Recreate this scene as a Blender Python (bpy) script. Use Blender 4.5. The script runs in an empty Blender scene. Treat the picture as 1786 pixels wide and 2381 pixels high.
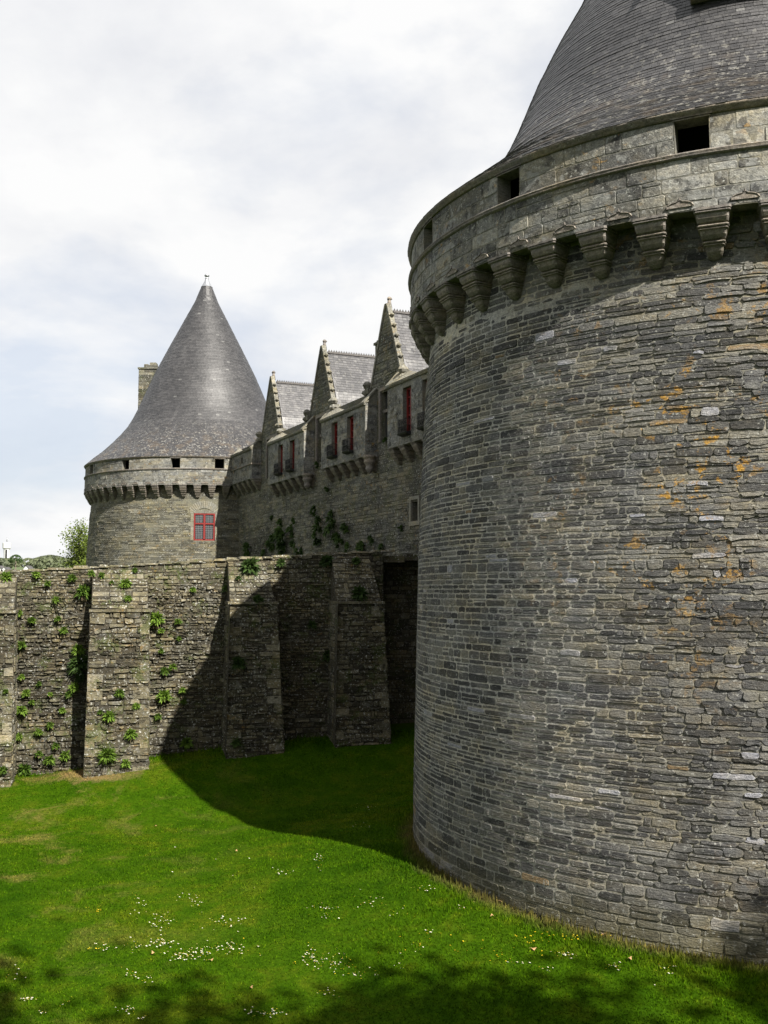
import bpy, math, random
import numpy as np
from mathutils import Vector, Matrix

# ------------------------------------------------------------------ camera, sky, sun
SC = bpy.context.scene
COL = SC.collection
cam_d = bpy.data.cameras.new('camera')
cam = bpy.data.objects.new('camera', cam_d); COL.objects.link(cam)
cam_d.sensor_fit = 'VERTICAL'; cam_d.sensor_height = 24.0; cam_d.lens = 2363/2381*24.0
cam_d.clip_start = 0.1; cam_d.clip_end = 8000
PITCH = 0.0766
cam.location = (0, 0, 0); cam.rotation_euler = (math.pi/2+PITCH, 0, 0)
SC.camera = cam
SC.view_settings.view_transform = 'Standard'; SC.view_settings.look = 'None'
SC.view_settings.exposure = 1.3; SC.view_settings.gamma = 1.0

SUN_AZ = math.radians(-35.0)      # direction in which the light travels
SUN_EL = math.radians(43.0)
TR = Vector((math.sin(SUN_AZ)*math.cos(SUN_EL), math.cos(SUN_AZ)*math.cos(SUN_EL), -math.sin(SUN_EL)))
sd = bpy.data.lights.new('sun', 'SUN'); sd.energy = 5.0; sd.angle = math.radians(0.55); sd.color = (1.0, 0.95, 0.86)
so = bpy.data.objects.new('sun', sd); COL.objects.link(so)
so.rotation_euler = TR.to_track_quat('-Z', 'Y').to_euler(); so.location = (20, -20, 40)

# ---- node helper
class G:
    def __init__(s, tree):
        s.t = tree; s.t.nodes.clear()
    def n(s, kind, ins=None, **props):
        nd = s.t.nodes.new(kind)
        for k, v in props.items(): setattr(nd, k, v)
        for k, v in (ins or {}).items():
            sock = nd.inputs[k]
            if isinstance(v, bpy.types.NodeSocket): s.t.links.new(v, sock)
            else: sock.default_value = v
        return nd
    def noise(s, vec, scale, detail=4, rough=.55, dist=0.0):
        return s.n('ShaderNodeTexNoise', {'Vector': vec, 'Scale': scale, 'Detail': detail, 'Roughness': rough, 'Distortion': dist}).outputs['Fac']
    def ramp(s, fac, stops, interp='LINEAR'):
        r = s.n('ShaderNodeValToRGB', {'Fac': fac}); r.color_ramp.interpolation = interp
        els = r.color_ramp.elements
        while len(els) > 1: els.remove(els[-1])
        els[0].position = stops[0][0]; els[0].color = tuple(stops[0][1])+(1,)
        for p, c in stops[1:]:
            e = els.new(p); e.color = tuple(c)+(1,)
        return r.outputs['Color']
    def mr(s, v, a, b, c=0.0, d=1.0):
        return s.n('ShaderNodeMapRange', {'Value': v, 'From Min': a, 'From Max': b, 'To Min': c, 'To Max': d}).outputs['Result']
    def mix(s, f, a, b, mode='MIX'):
        m = s.n('ShaderNodeMix', data_type='RGBA', blend_type=mode)
        for sock, v in ((m.inputs['Factor'], f), (m.inputs[6], a), (m.inputs[7], b)):
            if isinstance(v, bpy.types.NodeSocket): s.t.links.new(v, sock)
            else: sock.default_value = v if sock.name == 'Factor' else (tuple(v)+(1,) if len(v) == 3 else v)
        return m.outputs[2]
    def m(s, op, a, b=0.0, c=0.0):
        return s.n('ShaderNodeMath', {0: a, 1: b, 2: c}, operation=op).outputs[0]
    def mapping(s, vec, scale=(1, 1, 1), loc=(0, 0, 0)):
        return s.n('ShaderNodeMapping', {'Vector': vec, 'Scale': scale, 'Location': loc}).outputs['Vector']

world = bpy.data.worlds.new('World'); SC.world = world; world.use_nodes = True
g = G(world.node_tree)
tc = g.n('ShaderNodeTexCoord').outputs['Generated']
sky = g.n('ShaderNodeTexSky', sky_type='NISHITA', sun_disc=False, sun_elevation=SUN_EL, sun_rotation=math.radians(145.0),
          altitude=50, air_density=1.0, dust_density=1.5, ozone_density=1.0)
xyz = g.n('ShaderNodeSeparateXYZ', {'Vector': tc})
den = g.m('ADD', g.m('MAXIMUM', xyz.outputs['Z'], 0.0), 0.22)
px_ = g.m('DIVIDE', xyz.outputs['X'], den); py_ = g.m('DIVIDE', xyz.outputs['Y'], den)
cv = g.n('ShaderNodeCombineXYZ', {'X': px_, 'Y': py_, 'Z': 0.0}).outputs['Vector']
n1 = g.noise(g.mapping(cv, (1, 1, 1), (3.7, 1.2, 0)), 0.95, 7, .56, .35)
n2 = g.noise(g.mapping(cv, (1, 1, 1), (8.1, 4.3, 2)), 2.1, 6, .55, .3)
n3 = g.noise(g.mapping(tc, (1, 1, 1.8), (1.0, 6.0, 2)), 4.2, 6, .55, .2)
hb = g.mr(g.noise(g.mapping(cv, (1, 1, 1), (0.35, 2.4, 0)), .8, 3, .5), .46, .60, 0, .10)
cover = g.mr(g.m('SUBTRACT', g.m('ADD', g.m('MULTIPLY', n1, .7), g.m('MULTIPLY', n3, .3)), hb), 0.36, 0.48, 0.45, 1.0)
shade = g.mr(g.m('ADD', g.m('MULTIPLY', n2, .45), g.m('MULTIPLY', n3, .55)), 0.30, 0.54, 0.0, 1.0)
ccol = g.mix(shade, (0.30, 0.308, 0.33), (0.40, 0.40, 0.40))
skyc = g.mix(1.0, sky.outputs['Color'], (0.053, 0.053, 0.053), 'MULTIPLY')
skyc = g.mix(0.6, skyc, (0.27, 0.30, 0.36))
fin = g.mix(cover, skyc, ccol)
bg = g.n('ShaderNodeBackground', {'Color': fin, 'Strength': 1.0})
g.n('ShaderNodeOutputWorld', {'Surface': bg.outputs[0]})

# ------------------------------------------------------------------ tags and mesh plumbing
def tag(o, label=None, cat=None, group=None, kind=None):
    if label: o['label'] = label
    if cat: o['category'] = cat
    if group: o['group'] = group
    if kind: o['kind'] = kind
    return o
def empty(name, loc, label=None, cat=None, group=None, rz=0):
    o = bpy.data.objects.new(name, None); COL.objects.link(o); o.location = loc; o.rotation_euler = (0, 0, rz)
    o.empty_display_size = .3
    return tag(o, label, cat, group)

class MB:
    """collects faces for ONE mesh object"""
    def __init__(s): s.v = []; s.f = []; s.mi = []; s.tone = []; s.sm = []
    def add(s, verts, faces, mi=0, tone=.5, smooth=False):
        b = len(s.v); s.v.extend(verts)
        for f in faces:
            s.f.append(tuple(b+i for i in f)); s.mi.append(mi); s.tone.append(tone); s.sm.append(smooth)
    def box(s, c, sz, mi=0, tone=.5, M=None):
        x, y, z = (q/2 for q in sz)
        P = [Vector((i*x, j*y, k*z)) for k in (-1, 1) for j in (-1, 1) for i in (-1, 1)]
        P = [(M @ p if M else p)+Vector(c) for p in P]
        s.add([tuple(p) for p in P], [(0, 2, 3, 1), (4, 5, 7, 6), (0, 1, 5, 4), (2, 6, 7, 3), (0, 4, 6, 2), (1, 3, 7, 5)], mi, tone)
    def hexa(s, P, mi=0, tone=.5):
        s.add([tuple(p) for p in P], [(0, 3, 2, 1), (4, 5, 6, 7), (0, 1, 5, 4), (1, 2, 6, 5), (2, 3, 7, 6), (3, 0, 4, 7)], mi, tone)
    def tube(s, pts, rad, n=6, mi=0, tone=.5):
        pts = [Vector(p) for p in pts]; V = []; F = []
        for i, p in enumerate(pts):
            d = (pts[min(i+1, len(pts)-1)]-pts[max(i-1, 0)]).normalized()
            a = d.orthogonal().normalized(); b = d.cross(a)
            r = rad[i] if hasattr(rad, '__len__') else rad
            for k in range(n):
                t = 2*math.pi*k/n; V.append(tuple(p+a*math.cos(t)*r+b*math.sin(t)*r))
        for i in range(len(pts)-1):
            for k in range(n): F.append((i*n+k, i*n+(k+1) % n, (i+1)*n+(k+1) % n, (i+1)*n+k))
        F.append(tuple(range(n))[::-1]); F.append(tuple((len(pts)-1)*n+k for k in range(n)))
        s.add(V, F, mi, tone, True)
    def lathe(s, prof, n=64, a0=0, a1=2*math.pi, mi=0, tone=.5, smooth=True, c=(0, 0)):
        V = []; F = []; full = abs(a1-a0-2*math.pi) < 1e-6; m = n if full else n+1
        for r, z in prof:
            for k in range(m):
                a = a0+(a1-a0)*k/n; V.append((c[0]+r*math.cos(a), c[1]+r*math.sin(a), z))
        for i in range(len(prof)-1):
            for k in range(n):
                k2 = (k+1) % m; F.append((i*m+k, i*m+k2, (i+1)*m+k2, (i+1)*m+k))
        s.add(V, F, mi, tone, smooth)
    def build(s, name, mats, parent=None, loc=None):
        me = bpy.data.meshes.new(name)
        me.from_pydata(s.v, [], s.f)
        for m in (mats if isinstance(mats, (list, tuple)) else [mats]): me.materials.append(m)
        me.polygons.foreach_set('material_index', s.mi); me.polygons.foreach_set('use_smooth', s.sm)
        at = me.attributes.new('tone', 'FLOAT', 'FACE'); at.data.foreach_set('value', s.tone)
        me.update()
        o = bpy.data.objects.new(name, me); COL.objects.link(o)
        if parent:
            o.parent = parent; o.location = loc if loc is not None else -parent.location
        elif loc is not None: o.location = loc
        return o

# smooth 1-D / 2-D value noise in python
_rt = [random.Random(7).random() for _ in range(4096)]
def vn(x, y=0.0, seed=0):
    xi, yi = math.floor(x), math.floor(y); fx, fy = x-xi, y-yi
    fx = fx*fx*(3-2*fx); fy = fy*fy*(3-2*fy)
    h = lambda a, b: _rt[(a*127+b*311+seed*73) & 4095]
    return (h(xi, yi)*(1-fx)+h(xi+1, yi)*fx)*(1-fy)+(h(xi, yi+1)*(1-fx)+h(xi+1, yi+1)*fx)*fy*1.0

# ------------------------------------------------------------------ materials
def stone_mat(name, stops, *a, blotch=0.0, **k):
    return _stone_mat(name, stops, *a, blotch=blotch, **k)
def _stone_mat(name, stops, mul=1.0, orange=0.0, white=0.0, moss=0.0, stain=.5, bump=.5, strata=4.0, rough=.9, oxmask=None, olive=.3, blotch=0.0, smear=0.0, zbase=None, erode=None):
    m = bpy.data.materials.new(name); m.use_nodes = True; q = G(m.node_tree)
    ob = q.n('ShaderNodeTexCoord').outputs['Object']
    tone = q.n('ShaderNodeAttribute', attribute_name='tone').outputs['Fac']
    base = q.ramp(tone, [(p, tuple(c*mul for c in col)) for p, col in stops])
    st = q.mapping(ob, (1, 1, strata))
    nf = q.noise(st, 9, 6, .65); nm = q.noise(ob, 1.3, 5, .6); nl = q.noise(ob, .28, 4, .55, .5)
    nb = q.noise(ob, 34, 4, .6)
    base = q.mix(1.0, base, q.ramp(nf, [(.28, (.50, .50, .50)), (.5, (1, 1, 1)), (.72, (1.45, 1.42, 1.36))]), 'MULTIPLY')
    base = q.mix(1.0, base, q.ramp(nb, [(.3, (.72, .72, .72)), (.5, (1, 1, 1)), (.72, (1.3, 1.3, 1.3))]), 'MULTIPLY')
    base = q.mix(q.mr(nl, .42, .62, 0, stain), base, q.mix(1.0, base, (.55, .55, .54), 'MULTIPLY'))
    base = q.mix(q.mr(nm, .5, .68, 0, olive), base, q.mix(1.0, base, (1.15, 1.08, .62), 'MULTIPLY'))
    hv = q.noise(q.mapping(ob, (1, 1, 1.8), (3, 8, 1)), .9, 5, .65, .4)
    base = q.mix(1.0, base, q.ramp(hv, [(.3, (.84, .88, .98)), (.5, (1, 1, 1)), (.7, (1.22, 1.12, .92))]), 'MULTIPLY')
    if erode:
        ex_ = q.n('ShaderNodeSeparateXYZ', {'Vector': ob}).outputs['X']
        base = q.mix(q.mr(q.m('ADD', ex_, q.m('MULTIPLY', nm, 1.5)), erode[0]+.7, erode[1]+.7, 0, .85), base, q.mix(1.0, base, (.46, .45, .40), 'MULTIPLY'))
    if smear:
        sm_ = q.noise(q.mapping(ob, (1, 1, 1.7), (2, 6, 3)), .62, 5, .62, .3)
        base = q.mix(q.mr(sm_, .56, .66, 0, smear), base, q.mix(nf, (.11, .108, .100), (.20, .196, .18)))
    if zbase is not None:
        zz_ = q.n('ShaderNodeSeparateXYZ', {'Vector': ob}).outputs['Z']
        f = q.m('MULTIPLY', q.mr(q.m('ADD', zz_, q.m('MULTIPLY', nm, 1.2)), zbase+.1, zbase+.9, 1, 0), .75)
        base = q.mix(f, base, q.ramp(nf, [(.3, (.045, .045, .022)), (.7, (.13, .115, .055))]))
    if blotch:
        b1 = q.noise(ob, 2.6, 4, .55, .3); b2 = q.noise(q.mapping(ob, (1, 1, 1), (9, 4, 2)), 3.1, 3, .5, .2)
        base = q.mix(q.m('MULTIPLY', q.mr(b1, .54, .60), blotch), base, q.mix(1.0, base, (.45, .45, .46), 'MULTIPLY'))
        base = q.mix(q.m('MULTIPLY', q.mr(b2, .60, .64), blotch*.7), base, (.21, .21, .20))
    if moss:
        f = q.mr(q.m('ADD', q.m('MULTIPLY', nm, .6), q.m('MULTIPLY', q.noise(ob, 7, 5, .65), .4)), .53, .60, 0, moss)
        base = q.mix(f, base, q.ramp(nb, [(.3, (.025, .035, .010)), (.7, (.07, .085, .025))]))
    if white:
        w1 = q.noise(ob, 13, 5, .7); w2 = q.noise(q.mapping(ob, (1, 1, 1.6), (5, 5, 5)), 1.1, 3, .5)
        f = q.m('MULTIPLY', q.mr(w1, .585, .62), q.mr(w2, .34, .50, .3, 1.0))
        base = q.mix(q.m('MULTIPLY', f, min(1, white)), base, (.36, .36, .33))
    if orange:
        o1 = q.noise(q.mapping(ob, (1, 1, 1.35), (2, 1, 9)), 3.1, 7, .66, .4); o2 = q.noise(q.mapping(ob, (1, 1, 1.6), (7, 3, 1)), .42, 4, .6)
        f = q.m('MULTIPLY', q.mr(o1, .575, .63), q.mr(o2, .515, .60))
        if oxmask:
            sp_ = q.n('ShaderNodeSeparateXYZ', {'Vector': ob}).outputs
            f = q.m('MULTIPLY', q.mr(o1, .56, .61), q.mr(o2, .46, .56))
            f = q.m('MULTIPLY', q.m('MULTIPLY', f, q.mr(sp_['X'], oxmask[0], oxmask[1])), q.m('MULTIPLY', q.mr(sp_['Z'], -2.5, 1.5, .08, 1.0), q.mr(sp_['Z'], 4.0, 6.3, 1.0, .3)))
        base = q.mix(q.m('MULTIPLY', f, orange), base, q.ramp(nb, [(.35, (.20, .10, .015)), (.65, (.40, .23, .035))]))
    h = q.m('ADD', q.m('MULTIPLY', nf, .7), q.m('MULTIPLY', nb, .3))
    bp = q.n('ShaderNodeBump', {'Height': h, 'Strength': bump, 'Distance': .05})
    bs = q.n('ShaderNodeBsdfPrincipled', {'Base Color': base, 'Roughness': rough, 'Normal': bp.outputs[0], 'Specular IOR Level': .25})
    q.n('ShaderNodeOutputMaterial', {'Surface': bs.outputs[0]})
    return m
def plain(name, col, rough=.7, metal=0, var=.25, scale=8, spec=.4, bump=0.0):
    m = bpy.data.materials.new(name); m.use_nodes = True; q = G(m.node_tree)
    ob = q.n('ShaderNodeTexCoord').outputs['Object']; n_ = q.noise(ob, scale, 5, .6)
    c = q.ramp(n_, [(.3, tuple(x*(1-var) for x in col)), (.7, tuple(x*(1+var) for x in col))])
    ins = {'Base Color': c, 'Roughness': rough, 'Metallic': metal, 'Specular IOR Level': spec}
    if bump: ins['Normal'] = q.n('ShaderNodeBump', {'Height': n_, 'Strength': bump, 'Distance': .03}).outputs[0]
    bs = q.n('ShaderNodeBsdfPrincipled', ins)
    q.n('ShaderNodeOutputMaterial', {'Surface': bs.outputs[0]}); return m
def slate_mat(name, mul, lich_z=None, rough=.42):
    m = bpy.data.materials.new(name); m.use_nodes = True; q = G(m.node_tree)
    ob = q.n('ShaderNodeTexCoord').outputs['Object']
    tone = q.n('ShaderNodeAttribute', attribute_name='tone').outputs['Fac']
    c = q.ramp(tone, [(0, (.036*mul, .036*mul, .039*mul)), (.5, (.052*mul, .051*mul, .054*mul)), (.9, (.070*mul, .069*mul, .072*mul)), (1, (.13*mul, .13*mul, .13*mul))])
    nl = q.noise(ob, .5, 5, .6, .4); nb = q.noise(ob, 22, 4, .6); nw = q.noise(ob, 6.5, 4, .65)
    c = q.mix(1.0, c, q.ramp(nl, [(.3, (.72, .72, .72)), (.7, (1.25, 1.23, 1.2))]), 'MULTIPLY')
    c = q.mix(1.0, c, q.ramp(nb, [(.3, (.8, .8, .8)), (.7, (1.2, 1.2, 1.2))]), 'MULTIPLY')
    z = q.n('ShaderNodeSeparateXYZ', {'Vector': ob}).outputs['Z']
    lo = q.mr(z, lich_z[0], lich_z[1], 1.0, .04) if lich_z else .30
    f = q.m('MULTIPLY', q.mr(nw, .57, .62), lo)
    c = q.mix(q.m('MULTIPLY', f, .75), c, (.26, .25, .22))
    if lich_z: c = q.mix(q.m('MULTIPLY', q.mr(q.noise(ob, 1.7, 5, .6), .5, .64), q.mr(z, lich_z[0], lich_z[1]-.6, .6, 0)), c, (.085, .065, .045))
    bp = q.n('ShaderNodeBump', {'Height': nb, 'Strength': .25, 'Distance': .02})
    bs = q.n('ShaderNodeBsdfPrincipled', {'Base Color': c, 'Roughness': q.mr(nb, .3, .7, rough-.06, rough+.14), 'Normal': bp.outputs[0], 'Specular IOR Level': .5})
    q.n('ShaderNodeOutputMaterial', {'Surface': bs.outputs[0]}); return m
def leaf_mat(name, a, b, trans=.35):
    m = bpy.data.materials.new(name); m.use_nodes = True; q = G(m.node_tree)
    tone = q.n('ShaderNodeAttribute', attribute_name='tone').outputs['Fac']
    c = q.ramp(tone, [(0, a), (1, b)])
    d = q.n('ShaderNodeBsdfPrincipled', {'Base Color': c, 'Roughness': .65, 'Specular IOR Level': .25})
    t = q.n('ShaderNodeBsdfTranslucent', {'Color': c})
    mx = q.n('ShaderNodeMixShader', {0: trans, 1: d.outputs[0], 2: t.outputs[0]})
    q.n('ShaderNodeOutputMaterial', {'Surface': mx.outputs[0]}); return m
def grass_mat(name, blades):
    m = bpy.data.materials.new(name); m.use_nodes = True; q = G(m.node_tree)
    geo = q.n('ShaderNodeNewGeometry').outputs['Position']
    tone = q.n('ShaderNodeAttribute', attribute_name='tone').outputs['Fac']
    flat = q.mapping(geo, (1, 1, .2))
    nl = q.noise(flat, .22, 5, .6, .6); nm = q.noise(flat, 1.5, 5, .65, .3); nf = q.noise(flat, 13, 4, .65)
    dry = q.noise(q.mapping(geo, (1, 1, .2), (4, 2, 0)), .55, 5, .7, .4)
    c = q.ramp(q.m('ADD', q.m('MULTIPLY', nl, .5), q.m('MULTIPLY', nm, .5)), [(.34, (.020, .060, .001)), (.5, (.040, .092, .002)), (.66, (.084, .116, .006))])
    x = q.n('ShaderNodeSeparateXYZ', {'Vector': geo}).outputs['X']
    c = q.mix(q.m('MULTIPLY', q.mr(dry, .54, .70), q.mr(x, -11, -3, .7, .03)), c, (.20, .16, .05))
    dv = q.n('ShaderNodeVectorMath', {0: q.mapping(geo, (.55, 1.1, 1)), 1: (-10.1*.55, 36.1*1.1, -6.4)}, operation='DISTANCE').outputs['Value']
    c = q.mix(q.mr(q.m('ADD', dv, q.m('MULTIPLY', nm, 2.2)), 2.15, 1.45, 0, .9), c, (.24, .17, .08))
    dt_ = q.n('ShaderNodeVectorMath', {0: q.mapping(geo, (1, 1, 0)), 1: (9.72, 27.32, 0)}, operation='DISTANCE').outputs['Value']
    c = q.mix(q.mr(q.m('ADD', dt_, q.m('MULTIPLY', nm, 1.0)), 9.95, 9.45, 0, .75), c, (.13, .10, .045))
    c = q.mix(1.0, c, q.ramp(nf, [(.3, (.55, .58, .5)), (.7, (1.3, 1.25, 1.3))]), 'MULTIPLY')
    if blades: c = q.mix(1.0, c, q.ramp(tone, [(0, (.65, .7, .6)), (.8, (1.35, 1.3, 1.1)), (1, (2.2, 1.8, 1.7))]), 'MULTIPLY')
    else: c = q.mix(1.0, c, (.62, .62, .6), 'MULTIPLY')
    d = q.n('ShaderNodeBsdfPrincipled', {'Base Color': c, 'Roughness': .9, 'Specular IOR Level': .02})
    out = d.outputs[0]
    if blades:
        t = q.n('ShaderNodeBsdfTranslucent', {'Color': c}); out = q.n('ShaderNodeMixShader', {0: .3, 1: out, 2: t.outputs[0]}).outputs[0]
    q.n('ShaderNodeOutputMaterial', {'Surface': out}); return m

SCHIST = [(0, (.022, .022, .022)), (.3, (.050, .049, .047)), (.55, (.084, .082, .077)), (.75, (.112, .106, .088)), (.84, (.125, .125, .133)), (.94, (.185, .185, .20)), (1, (.13, .095, .055))]
M_NEAR = stone_mat('schist', SCHIST, 1.40, orange=.95, white=.6, stain=.35, bump=1.3, oxmask=(-7.0, -4.6), olive=.12, smear=.8, zbase=-6.1)
M_NEAR_MORTAR = stone_mat('lime_mortar', [(0, (.30, .29, .255)), (1, (.30, .29, .255))], 1.0, orange=.6, white=.3, stain=.6, bump=.5, strata=1.5, oxmask=(-7.0, -4.6), olive=.1, zbase=-6.1, erode=(-6.4, -4.2))
ASH = [(0, (.075, .074, .070)), (.4, (.115, .113, .103)), (.75, (.15, .146, .130)), (1, (.20, .196, .18))]
M_ASHLAR = stone_mat('granite_ashlar', ASH, 1.22, orange=.5, white=.75, stain=.6, bump=.7, strata=1.2, olive=.05, blotch=1.0)
M_ASH_J = stone_mat('ashlar_joint', [(0, (.15, .145, .125)), (1, (.15, .145, .125))], 1.0, stain=.5, bump=.3)
M_CORBEL = stone_mat('corbel_stone', [(0, (.13, .115, .104)), (1, (.185, .166, .148))], 1.0, white=.4, stain=.4, bump=.4, strata=1.5)
M_FAR = stone_mat('far_schist', [(0, (.055, .052, .042)), (.5, (.095, .09, .069)), (.85, (.13, .12, .087)), (1, (.18, .17, .135))], 1.0, orange=.3, white=.9, stain=.4, bump=.7)
M_FAR_MORTAR = stone_mat('far_mortar', [(0, (.12, .115, .085)), (1, (.12, .115, .085))], 1.0, orange=.3, white=.3, stain=.4, bump=.4)
M_RANGE = stone_mat('range_stone', [(0, (.045, .044, .038)), (.5, (.095, .091, .074)), (.85, (.15, .14, .108)), (1, (.22, .21, .18))], 1.1, orange=.35, white=1.0, moss=.35, stain=.85, bump=.7)
M_RANGE_MORTAR = stone_mat('range_mortar', [(0, (.10, .097, .078)), (1, (.10, .097, .078))], 1.0, white=.5, moss=.4, stain=.8, bump=.4)
M_RUBBLE = stone_mat('rubble', [(0, (.030, .027, .019)), (.4, (.068, .061, .040)), (.75, (.108, .096, .062)), (1, (.165, .153, .122))], 1.42, orange=.25, white=1.3, moss=.7, stain=.7, bump=1.4, strata=2.2, blotch=.35)
M_RUBBLE_M = stone_mat('rubble_bed', [(0, (.042, .036, .024)), (1, (.042, .036, .024))], 1.0, white=.6, moss=.9, stain=.7, bump=.8, strata=1.2)
M_DARK = plain('dark_interior', (.008, .008, .008), .95)
M_BROWN = plain('dark_timber', (.03, .022, .015), .8)
M_SLATE = slate_mat('slate', .70, (10.2, 13.0))
M_SLATE_P = slate_mat('slate_pale', 1.2, None, .40)
M_LEAD = plain('lead', (.30, .31, .33), .4, .6, .25, 10)
M_RED = plain('red_paint', (.15, .010, .008), .5, 0, .2, 12)
M_GLASS = plain('leaded_glass', (.03, .031, .032), .25, 0, .5, 14, .5)
M_IRON = plain('black_iron', (.015, .015, .016), .6, .3)
M_COPING = stone_mat('lichen_coping', [(0, (.11, .105, .085)), (1, (.19, .18, .15))], 1.0, orange=.35, white=1.0, stain=.6, bump=.6)
M_PALE = stone_mat('pale_dressed_stone', [(0, (.12, .115, .095)), (1, (.17, .165, .14))], 1.0, white=.5, stain=.3, bump=.4, orange=.3)
M_RIDGE = plain('ridge_tile', (.05, .045, .042), .7)
M_GRASS = grass_mat('grass_blades', True); M_GROUND = grass_mat('turf', False)
M_BARK = plain('bark', (.09, .075, .055), .9, 0, .4, 20)
M_LEAF_SPRING = leaf_mat('spring_leaf', (.05, .085, .010), (.15, .19, .025), .4)
M_LEAF_DARK = leaf_mat('dark_leaf', (.02, .045, .01), (.06, .10, .02), .3)
M_LEAF_WALL = leaf_mat('wall_leaf', (.035, .075, .008), (.17, .27, .035), .3)
M_LEAF_SHADE = leaf_mat('bush_and_shaded_leaf', (.025, .05, .012), (.07, .12, .025), .3)
M_LEAF_HAZE = leaf_mat('woodland', (.050, .062, .040), (.095, .112, .052), .15)  # paler olive: the haze of distance is mixed into the leaf colour
M_DRY = plain('dry_stem', (.22, .17, .10), .9)
M_WHITE = plain('white_render', (.46, .46, .46), .6, 0, .06)
M_PETAL = plain('daisy_petal', (.62, .62, .60), .6, 0, .03); M_YEL = plain('yellow_petal', (.75, .55, .02), .6, 0, .05)

# ------------------------------------------------------------------ masonry generator
def stones(mb, P, z0, z1, spans, hr, lr, joint=.012, relief=(.008, .022), seed=1, wave=.25, jit=.006, mi=0, tonef=None, detailed=True, thin=.0, relf=None):
    """lays stones in wavy courses; P(s,z,out)->xyz; spans(z)->[(s0,s1),..]"""
    R = random.Random(seed); z = z0; row = 0
    while z < z1-.03:
        h = R.uniform(*hr)
        if z+h > z1-hr[0]*.5: h = z1-z
        zm = z+h/2
        amp0 = wave*hr[0] if row else 0
        amp1 = wave*hr[0] if z+h < z1-.01 else 0
        W = lambda s, i, a: (vn(s*.9, i*3.1, seed)-.5)*2*a
        for (a, b) in spans(zm):
            s = a
            while s < b-.02:
                L = R.uniform(*lr)*(1.0 if R.random() > .25 else .55)
                e = s+L
                if e > b-lr[0]*.5: e = b
                parts = [(z, z+h)]
                if R.random() < thin and h > hr[0]*1.35:
                    k = z+h*R.uniform(.35, .65); parts = [(z, k), (k, z+h)]
                tone = R.random()
                for (za, zb) in parts:
                    if len(parts) > 1: tone = R.random()
                    j = joint*R.uniform(.55, 1.2)*(1.3-.32*relf((s+e)/2) if relf else 1)
                    wa = lambda q: W(q, row, amp0) if za == z else 0
                    wb = lambda q: W(q, row+1, amp1) if zb == z+h else 0
                    s_a, s_b = s+j/2, e-j/2
                    if s_b-s_a < .015: continue
                    rr = R.uniform(*relief)*(relf((s_a+s_b)/2) if relf else 1); hh = zb-za; cr = min(.3*hh, .12*(s_b-s_a), .03)
                    jj = jit*(relf((s_a+s_b)/2)**1.1 if relf else 1); J = lambda: R.uniform(-jj, jj)
                    if detailed:
                        sm_ = (s_a+s_b)/2
                        pts = [(s_a, za+cr+j/2), (s_a+cr, za+j/2), (sm_+J()*3, za+j/2+J()), (s_b-cr, za+j/2), (s_b, za+cr+j/2),
                               (s_b, zb-cr-j/2), (s_b-cr, zb-j/2), (sm_+J()*3, zb-j/2+J()), (s_a+cr, zb-j/2), (s_a, zb-cr-j/2)]
                    else:
                        pts = [(s_a, za+j/2), (s_b, za+j/2), (s_b, zb-j/2), (s_a, zb-j/2)]
                    pts = [(q+J(), w+J()+(wa(q) if w < (za+zb)/2 else wb(q))) for q, w in pts]
                    cs = (s_a+s_b)/2; cz = (za+zb)/2; bev = min(.014, hh*.16)*(.6 if relf and relf(cs) > 1.5 else 1)
                    kx = 1-2*bev/max(.05, s_b-s_a); kz = 1-2*bev/hh
                    tl = R.uniform(-.25, .25)*rr; tl2 = R.uniform(-.3, .3)*rr
                    n = len(pts)
                    V = [P(q, w, -.006) for q, w in pts]
                    V += [P(cs+(q-cs)*kx, cz+(w-cz)*kz, rr+tl*(1 if w > cz else -1)+tl2*(1 if q > cs else -1)) for q, w in pts]
                    F = [(i, (i+1) % n, n+(i+1) % n, n+i) for i in range(n)]
                    if detailed and (s_b-s_a) > .05: # split top into two so that curved walls keep their curve
                        F += [(n+0, n+1, n+2, n+7, n+8, n+9), (n+2, n+3, n+4, n+5, n+6, n+7)]
                    else: F.append(tuple(range(n, 2*n)))
                    t = tonef(R, cs, cz, tone) if tonef else tone
                    mb.add(V, F, mi, t)
                s = e
        z += h; row += 1

def sheet(mb, P, s0, s1, z0, z1, holes=(), ds=.5, dz=1.0, out=0.0, mi=0, depth=0.0, tone=.5):
    """backing surface with rectangular holes and their reveals"""
    ss = {s0, s1}; zs = {z0, z1}
    for k in range(1, max(1, int((s1-s0)/ds))): ss.add(s0+(s1-s0)*k/max(1, int((s1-s0)/ds)))
    for k in range(1, max(1, int((z1-z0)/dz))): zs.add(z0+(z1-z0)*k/max(1, int((z1-z0)/dz)))
    for a, b, c, d in holes: ss |= {a, b}; zs |= {c, d}
    ss = sorted(ss); zs = sorted(zs)
    for i in range(len(ss)-1):
        for j in range(len(zs)-1):
            cs, cz = (ss[i]+ss[i+1])/2, (zs[j]+zs[j+1])/2
            if any(a < cs < b and c < cz < d for a, b, c, d in holes): continue
            mb.add([P(ss[i], zs[j], out), P(ss[i+1], zs[j], out), P(ss[i+1], zs[j+1], out), P(ss[i], zs[j+1], out)], [(0, 1, 2, 3)], mi, tone, False)
    if depth:
        for a, b, c, d in holes:
            o = out+.012
            for (p, q) in (((a, c), (b, c)), ((b, c), (b, d)), ((b, d), (a, d)), ((a, d), (a, c))):
                mb.add([P(*p, o), P(*q, o), P(*q, -depth), P(*p, -depth)], [(0, 1, 2, 3)], mi, tone)

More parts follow.
